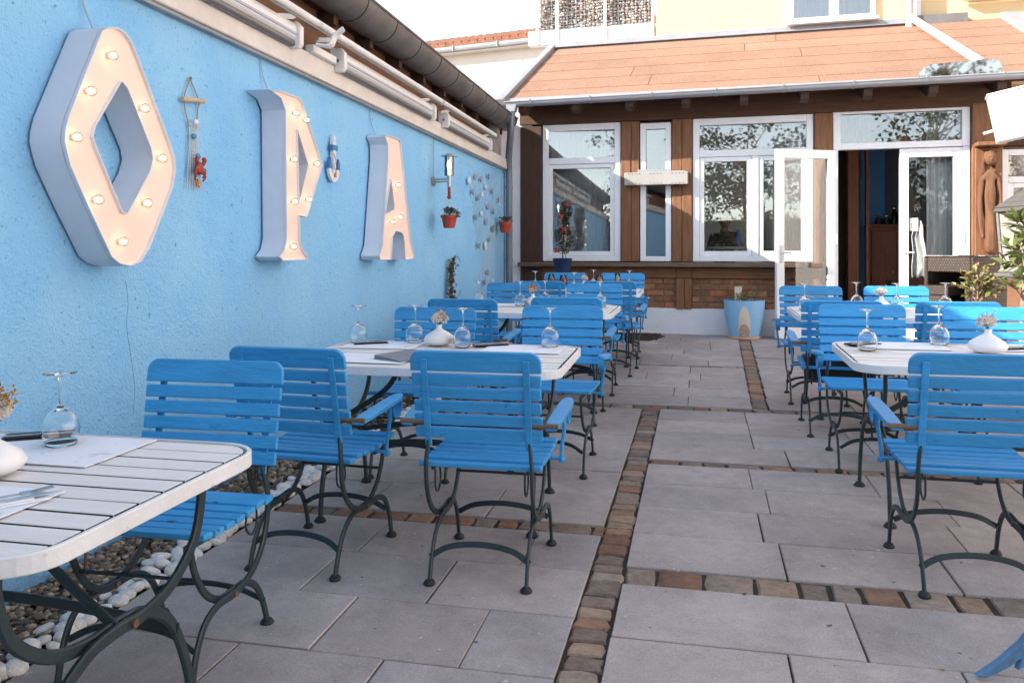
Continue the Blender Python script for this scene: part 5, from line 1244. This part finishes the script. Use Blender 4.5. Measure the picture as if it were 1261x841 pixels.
for c in ((.07,-.07,.90),(-.01,-.08,.74),(.04,-.09,.57),(-.06,-.07,.30)):
    m = MB(); m.ico(c, .018, 1, (1,.6,1)); [m.leaf(c, d, .018, .05, (0,-1,.2)) for d in ((1,0,.5),(-1,0,.5),(.8,0,-.7),(-.8,0,-.7))]; m.build('red_bow', RED, t, fix=False)

# ------------------------------------------------------------------ right side: wicker bar, lantern, shrubs, white box, blue cut-out
WICK = bpy.data.materials.new('wicker'); WICK.use_nodes = True
nt = WICK.node_tree; N = nt.nodes; L = nt.links; b = N['Principled BSDF']; b.inputs['Roughness'].default_value = .55
tc = N.new('ShaderNodeTexCoord'); mp = N.new('ShaderNodeMapping'); mp.inputs['Rotation'].default_value = (R(90),0,0); sep = N.new('ShaderNodeSeparateXYZ'); cmb = N.new('ShaderNodeCombineXYZ'); ad = N.new('ShaderNodeMath'); ad.operation = 'ADD'
L.new(tc.outputs['Object'], sep.inputs[0]); L.new(sep.outputs['X'], ad.inputs[0]); L.new(sep.outputs['Y'], ad.inputs[1]); L.new(ad.outputs[0], cmb.inputs['X']); L.new(sep.outputs['Z'], cmb.inputs['Y'])
bt = N.new('ShaderNodeTexBrick'); bt.inputs['Scale'].default_value = 13; bt.inputs['Color1'].default_value = srgb(92,74,64); bt.inputs['Color2'].default_value = srgb(70,56,48); bt.inputs['Mortar'].default_value = srgb(44,36,31); bt.inputs['Mortar Size'].default_value = .07; bt.inputs['Brick Width'].default_value = .36; bt.inputs['Row Height'].default_value = .36; bt.inputs['Bias'].default_value = .2
L.new(cmb.outputs[0], bt.inputs['Vector']); L.new(bt.outputs['Color'], b.inputs['Base Color']); bp = N.new('ShaderNodeBump'); bp.inputs['Strength'].default_value = .6; bp.inputs['Distance'].default_value = .01; bp.invert = True; L.new(bt.outputs['Fac'], bp.inputs['Height']); L.new(bp.outputs['Normal'], b.inputs['Normal'])
WT = thing('wicker_bar', 'brown woven wicker bar table with glass top beside the doorway', 'bar table', (2.665, 9.0, gz(9)), (0, 0, R(41)))
# local: corner at origin, +x right face along, +y back-left face along
W_, H_ = .55, 1.10
m = MB(); m.box(.0, W_, 0, .04, 0, H_); m.box(W_-.04, W_, .041, W_, 0, H_); m.box(.0, W_-.041, W_-.04, W_, 0, H_); m.build('woven_side', WICK, WT, bevel=.01)
m = MB(); m.box(.0, .04, .041, W_-.041, H_-.16, H_); m.box(.0, .04, .041, .10, 0, H_-.161); m.build('woven_apron', WICK, WT, bevel=.008)
m = MB(); m.box(-.015, W_+.015, -.015, W_+.015, H_+.001, H_+.012); m.build('glass_top', GLASS, WT, bevel=.003)
t = thing('wicker_stool', 'small wicker stool tucked into the open side of the wicker bar table', 'stool', (2.50, 9.16, gz(9.1)), (0, 0, R(41)))
m = MB(); m.box(-.06, .30, .0, .34, .70, .80); m.box(-.06, -.02, 0, .34, .3, .699); m.build('seat', WICK, t, bevel=.01)
for x in (-.04, .28):
    for y in (.02, .32): m = MB(); m.box(x-.02, x+.02, y-.02, y+.02, 0, .30); m.build('leg', WICK, t)
def shrub(name, lab, x, y, pot_r, pot_h, h, spread, n, leafmat, lw, ll, seed, potmat, trunk_r, lean=(0,0), base=0.0, zmin=.0):
    t = thing(name, lab, 'shrub', (x, y, gz(y))); r2 = random.Random(seed)
    m = MB(); m.lathe([(.0005,0),(pot_r*.75,0),(pot_r,pot_h),(pot_r*.92,pot_h),(pot_r*.9,pot_h*.93),(.0005,pot_h*.93)], 24); m.build('pot', potmat, t, smooth=True)
    st = MB(); lf = MB(); tips = []
    tr = bez([(0,0,pot_h*.9),(lean[0]*.3,lean[1]*.3,pot_h+(h-pot_h)*.4),(lean[0],lean[1],h*.9)],5); st.tube(tr, [trunk_r*(1-.6*i/len(tr)) for i in range(len(tr))], 8)
    for k in range(n):
        f = r2.uniform(zmin, 1); p = tr[int(f*(len(tr)-1))]; a = r2.uniform(0,6.28); d = spread*r2.uniform(.35,1)*(1.05-.45*f)
        e = p + Vector((d*math.cos(a), d*math.sin(a), r2.uniform(.05,.28)*spread*2)); pts = bez([p, (p+e)/2+Vector((0,0,.03)), e],4); st.tube(pts, [.006*(1-.7*i/len(pts)) for i in range(len(pts))], 5)
        for q in range(9):
            c = pts[r2.randrange(len(pts)//3, len(pts))]; dd = (e-p).normalized() + Vector((r2.gauss(0,.8), r2.gauss(0,.8), r2.gauss(-.1,.5))); lf.leaf(c, dd, lw*r2.uniform(.6,1.2), ll*r2.uniform(.6,1.2), (r2.gauss(0,.4), r2.gauss(0,.4), 1))
    st.build('trunk', BARK, t); lf.build('crown', leafmat, t, fix=False); return t
shrub('autumn_shrub', 'reddish green leaved shrub in front of the wicker bar table', 2.44, 8.15, .17, .36, 1.06, .30, 52, LEAF_RED, .022, .055, 31, NAVY, .012, (.0,0), zmin=.25)
shrub('laurel_bush', 'green laurel with long pale leaves and bare trunk at the right edge', 2.60, 7.55, .20, .40, 1.62, .26, 34, LEAF_MID, .030, .13, 17, TERRAPOT, .035, (.04,0), zmin=.45)
# lantern on a post
t = thing('lantern', 'large weathered grey street lantern with pitched cap leaning beside the wicker bar', 'lantern', (2.93, 8.62, gz(8.62)), (R(0), R(6), R(20)))
LG = mat('lantern_metal', srgb(116,114,112), rough=.6, metal=.3, var=.2, bump=.15); LP_ = mat('lantern_pane', srgb(150,144,138), rough=.35, var=.06)
m = MB(); m.tube([(0,0,-.02),(0,0,.80)], .045, 12); m.lathe([(.14,-.18),(.14,-.14),(.05,-.10)], 16, Matrix.Translation((0,0,.18))); m.lathe([(.045,.80),(.08,.83),(.05,.87),(.10,.90)], 14); m.build('post', LG, t, smooth=True)
def frus(m, b0, b1, z0, z1, t_=None):
    vs = [(-b0,-b0,z0),(b0,-b0,z0),(b0,b0,z0),(-b0,b0,z0),(-b1,-b1,z1),(b1,-b1,z1),(b1,b1,z1),(-b1,b1,z1)]; m.add(vs, [(3,2,1,0),(4,5,6,7),(0,1,5,4),(1,2,6,5),(2,3,7,6),(3,0,4,7)])
m = MB(); frus(m, .20, .205, .90, .935); frus(m, .17, .18, .935, .96); m.build('base', LG, t, bevel=.006)
m = MB(); frus(m, .145, .205, .961, 1.52); m.build('pane', LP_, t)
m = MB()
for sx in (-1,1):
    for sy in (-1,1): m.beam((sx*.148,sy*.148,.96),(sx*.210,sy*.210,1.52), .026, .026, (1,0.2,0))
m.build('corner_bar', LG, t)
m = MB(); frus(m, .24, .23, 1.52, 1.56); z = 1.56; w = .24
for k in range(5): frus(m, w, w-.045, z, z+.05); z += .051; w -= .044
m.lathe([(.03,z),(.035,z+.03),(.012,z+.06),(.018,z+.085),(.0005,z+.12)], 10); m.build('cap', mat('lantern_cap', srgb(84,80,78), rough=.85, var=.25, bump=.4), t, bevel=.004)
# rough pole with white box at the top right
t = thing('rough_pole', 'rough barked pole rising at the right edge of the photo', 'pole', (2.93, 7.95, gz(7.95)))
pts = bez([(.30,0,-.05),(.18,0,1.2),(.03,0,2.3),(-.03,0,3.05)],6); m = MB(); m.tube(pts, [.05+.008*math.sin(i*1.9) for i in range(len(pts))], 10); m.build('trunk', BARK, t, smooth=True)
t = thing('white_box', 'white tilted sheet metal box with a short rod under the eaves at the right edge', 'fixture', (2.60, 7.80, 2.28), (0, R(-11), R(-14)))
m = MB(); m.box(-.11, .17, -.10, .10, 0, .40); m.build('housing', mat('box_white', srgb(222,222,220), rough=.5, var=.03), t, bevel=.008, seg=2)
m = MB(); m.box(-.118, .178, -.108, .108, .401, .418); m.build('lid', PVC, t, bevel=.004)
m = MB(); m.tube([(-.02,-.05,.115),(-.20,-.06,.10)], .012, 8); m.build('rod', PVC, t)
m = MB(); m.tube([(.171,0,.2),(.27,.10,.22)], .018, 8); m.build('mount', ZINC_LIGHT, t)
# carved figure on the right post
t = on_house('carved_figure', 'carved wooden female figure fixed to the right door post', 'carving', 6.36, -.13, 1.30)
CW = mat('carved_wood', srgb(116,78,52), rough=.6, var=.4, bump=.7, stretch=(4,4,.8))
V = [(0,0,.0),(0,-.01,.25),(0,-.0,.52),(0,-.01,.78),(0,-.0,.96),(0,-.01,1.04), (-.085,0,.92),(-.11,.0,.66),(-.105,-.02,.40),(-.085,-.03,.20),(.085,0,.92),(.11,0,.66),(.105,-.02,.42),(.09,-.03,.24)]
skin_mesh('body', V, [(0,1),(1,2),(2,3),(3,4),(4,5),(4,6),(6,7),(7,8),(8,9),(4,10),(10,11),(11,12),(12,13)], [.062,.075,.055,.07,.052,.034,.034,.030,.025,.020,.034,.030,.025,.020], CW, t)
m = MB(); m.ico((0,-.02,1.16), .072, 3, (.8,.9,1.2)); m.ico((0,-.086,1.15), .014, 1, (.9,1,1.8)); m.ico((0,-.074,1.11), .015, 1, (1.3,.6,.5)); [m.ico((s_*.026,-.078,1.178), .009, 1) for s_ in (-1,1)]; m.build('head', CW, t, smooth='all')
m = MB(); m.ico((0,.003,1.185), .080, 3, (.86,.9,1.12)); m.tube(bez([(-.055,.02,1.18),(-.066,.03,1.08),(-.05,.04,.98)],4), .022, 8); m.tube(bez([(.055,.02,1.18),(.066,.03,1.08),(.05,.04,.98)],4), .022, 8); m.build('hair', DARKT if False else CW, t, smooth='all')
m = MB(); m.box(-.15, .15, .045, .075, -.12, 1.30); m.box(-.16,.16,-.10,.075,1.31,1.36); m.box(-.14,.14,-.09,.044,-.12,-.06); m.build('backboard', TIMBER, t, bevel=.008)
# blue pointed cut-out at the lower right corner
t = thing('wooden_fish_tail', 'pointed blue painted wooden fish tail at the lower right corner', 'ornament', (.800, 2.70, gz(2.70)), (0, 0, R(12)))
m = MB(); m.prism([(0,.012),(.03,.009),(.062,.022),(.10,.042),(.131,.066),(.120,.030),(.155,.050),(.19,.082),(.35,.17),(.48,.03),(.52,.03),(.50,.40),(.36,.40),(.25,.27),(.187,.187),(.13,.113),(.066,.057)], -.012, .012, 'y')
m.build('tail_board', mat('tail_blue', srgb(84,128,166), rough=.55, var=.35, var_scale=12, chips=srgb(52,86,120), chip_amt=.6, bump=.1), t, bevel=.004)
m = MB(); m.box(.44, .56, -.10, .10, .0, .03); m.build('base', mat('tail_blue', srgb(84,140,190)), t, bevel=.004)

t = thing('added_bounce_house', 'unseen pale house added right of the terrace to bounce sunlight onto the wall', 'building', (8.2, 2.0, 0))  # unseen house, added to bounce sun onto the blue wall
m = MB(); m.box(0, 5, -11, 9.5, -.5, 6.0); m.build('wall', mat('pale_render', srgb(228,222,216), rough=.9, var=.05), t)
m = MB(); m.prism([(-.4,5.95),(2.5,8.2),(5.4,5.95),(5.4,6.1),(2.5,8.4),(-.4,6.1)], -11.3, 9.8, 'y'); m.build('roof', TILE, t)
# tree behind the photographer: seen only as the reflection in the window glass
t = thing('garden_tree', 'leafy tree behind the photographer, mirrored in the wide window', 'tree', (-.2, -5.4, gz(-5.4)))
st = MB(); lf = MB(); r2 = random.Random(5); tr = bez([(0,0,0),(.1,0,1.4),(-.1,0,3.0),(0,0,4.6)],5); st.tube(tr, [.09*(1-.7*i/len(tr)) for i in range(len(tr))], 10)
for k in range(84):
    p = tr[r2.randrange(5, len(tr))]; e = p + Vector((r2.uniform(-2.6,2.6), r2.gauss(0,1.0), r2.uniform(-1.4,1.9))); pts = bez([p, (p+e)/2+Vector((0,0,.15)), e],4); st.tube(pts, [.02*(1-.8*i/len(pts)) for i in range(len(pts))], 5)
    for q in range(58):
        c = pts[r2.randrange(len(pts)-5,len(pts))] + Vector((r2.gauss(0,.13),r2.gauss(0,.13),r2.gauss(0,.12))); lf.leaf(c, (r2.gauss(0,1),r2.gauss(0,1),r2.gauss(-.3,.6)), .055, .15, (r2.gauss(0,.6),r2.gauss(0,.6),1))
st.build('trunk', BARK, t); lf.build('crown', mat('tree_leaf', srgb(98,100,64), rough=.6, var=.4, var_scale=3), t, fix=False)

index_kids()
TREE_ = t
th = thing('hedge', 'unseen green hedge added behind the camera to darken the lower window reflections', 'hedge', (2.0, -9.5, gz(-9.5)))  # unseen hedge, added to take bright sky out of the lower panes
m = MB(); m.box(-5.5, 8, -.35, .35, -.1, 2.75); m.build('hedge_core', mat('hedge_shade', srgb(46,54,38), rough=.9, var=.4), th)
lf = MB()
for k in range(7000):
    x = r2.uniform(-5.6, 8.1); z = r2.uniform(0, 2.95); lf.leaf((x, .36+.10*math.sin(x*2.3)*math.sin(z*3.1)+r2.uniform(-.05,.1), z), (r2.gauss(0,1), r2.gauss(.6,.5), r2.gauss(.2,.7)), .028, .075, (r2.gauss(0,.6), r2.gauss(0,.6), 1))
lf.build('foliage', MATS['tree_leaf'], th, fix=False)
t2 = copy_tree(TREE_); t2.location = (5.6, -7.2, gz(-7.2)); t2.rotation_euler = (0, 0, 2.1); t2.scale = (1.1, 1.1, 1.15); t2['label'] = 'second leafy tree behind the photographer, mirrored in the closed door leaf'
# every top level object of the layout is in; now camera, sun and sky
cam = bpy.data.cameras.new('camera'); co = bpy.data.objects.new('camera', cam); COL.objects.link(co)
co.location = (0, 0, 1.32); co.rotation_euler = (R(90), 0, R(12.68)); cam.sensor_width = 36; cam.lens = 36*1020/1261
cam.shift_y = -(420.5-312)/1261; cam.clip_end = 500; cam.clip_start = .05; sc.camera = co
SUN = Vector((-1.7, -.80, 1.0)).normalized()
sl = bpy.data.lights.new('sun', 'SUN'); so = bpy.data.objects.new('sun', sl); COL.objects.link(so)
sl.energy = 4.0; sl.angle = R(.55); sl.color = (1, .91, .80); so.rotation_euler = SUN.to_track_quat('Z', 'Y').to_euler(); so.location = (-12, -8, 12)
w = bpy.data.worlds.new('World'); sc.world = w; w.use_nodes = True; nt = w.node_tree; N = nt.nodes; L = nt.links
bg = N['Background']; sky = N.new('ShaderNodeTexSky'); sky.sky_type = 'NISHITA'; sky.sun_disc = False
el = math.asin(SUN.z); sky.sun_elevation = el; sky.sun_rotation = math.atan2(SUN.x, SUN.y); sky.air_density = 1.0; sky.dust_density = .25; sky.ozone_density = 1.0
hs = N.new('ShaderNodeHueSaturation'); hs.inputs['Saturation'].default_value = .50; L.new(sky.outputs[0], hs.inputs['Color']); L.new(hs.outputs[0], bg.inputs['Color']); bg.inputs['Strength'].default_value = .15
vs_ = sc.view_settings; vs_.view_transform = 'Standard'; vs_.look = 'None'; vs_.gamma = 1; vs_.use_curve_mapping = False; vs_.exposure = 1.6
sc.cycles.max_bounces = 10; sc.cycles.transparent_max_bounces = 16; sc.cycles.transmission_bounces = 10; sc.cycles.glossy_bounces = 5; sc.cycles.diffuse_bounces = 4
sc.cycles.caustics_reflective = False; sc.cycles.caustics_refractive = False
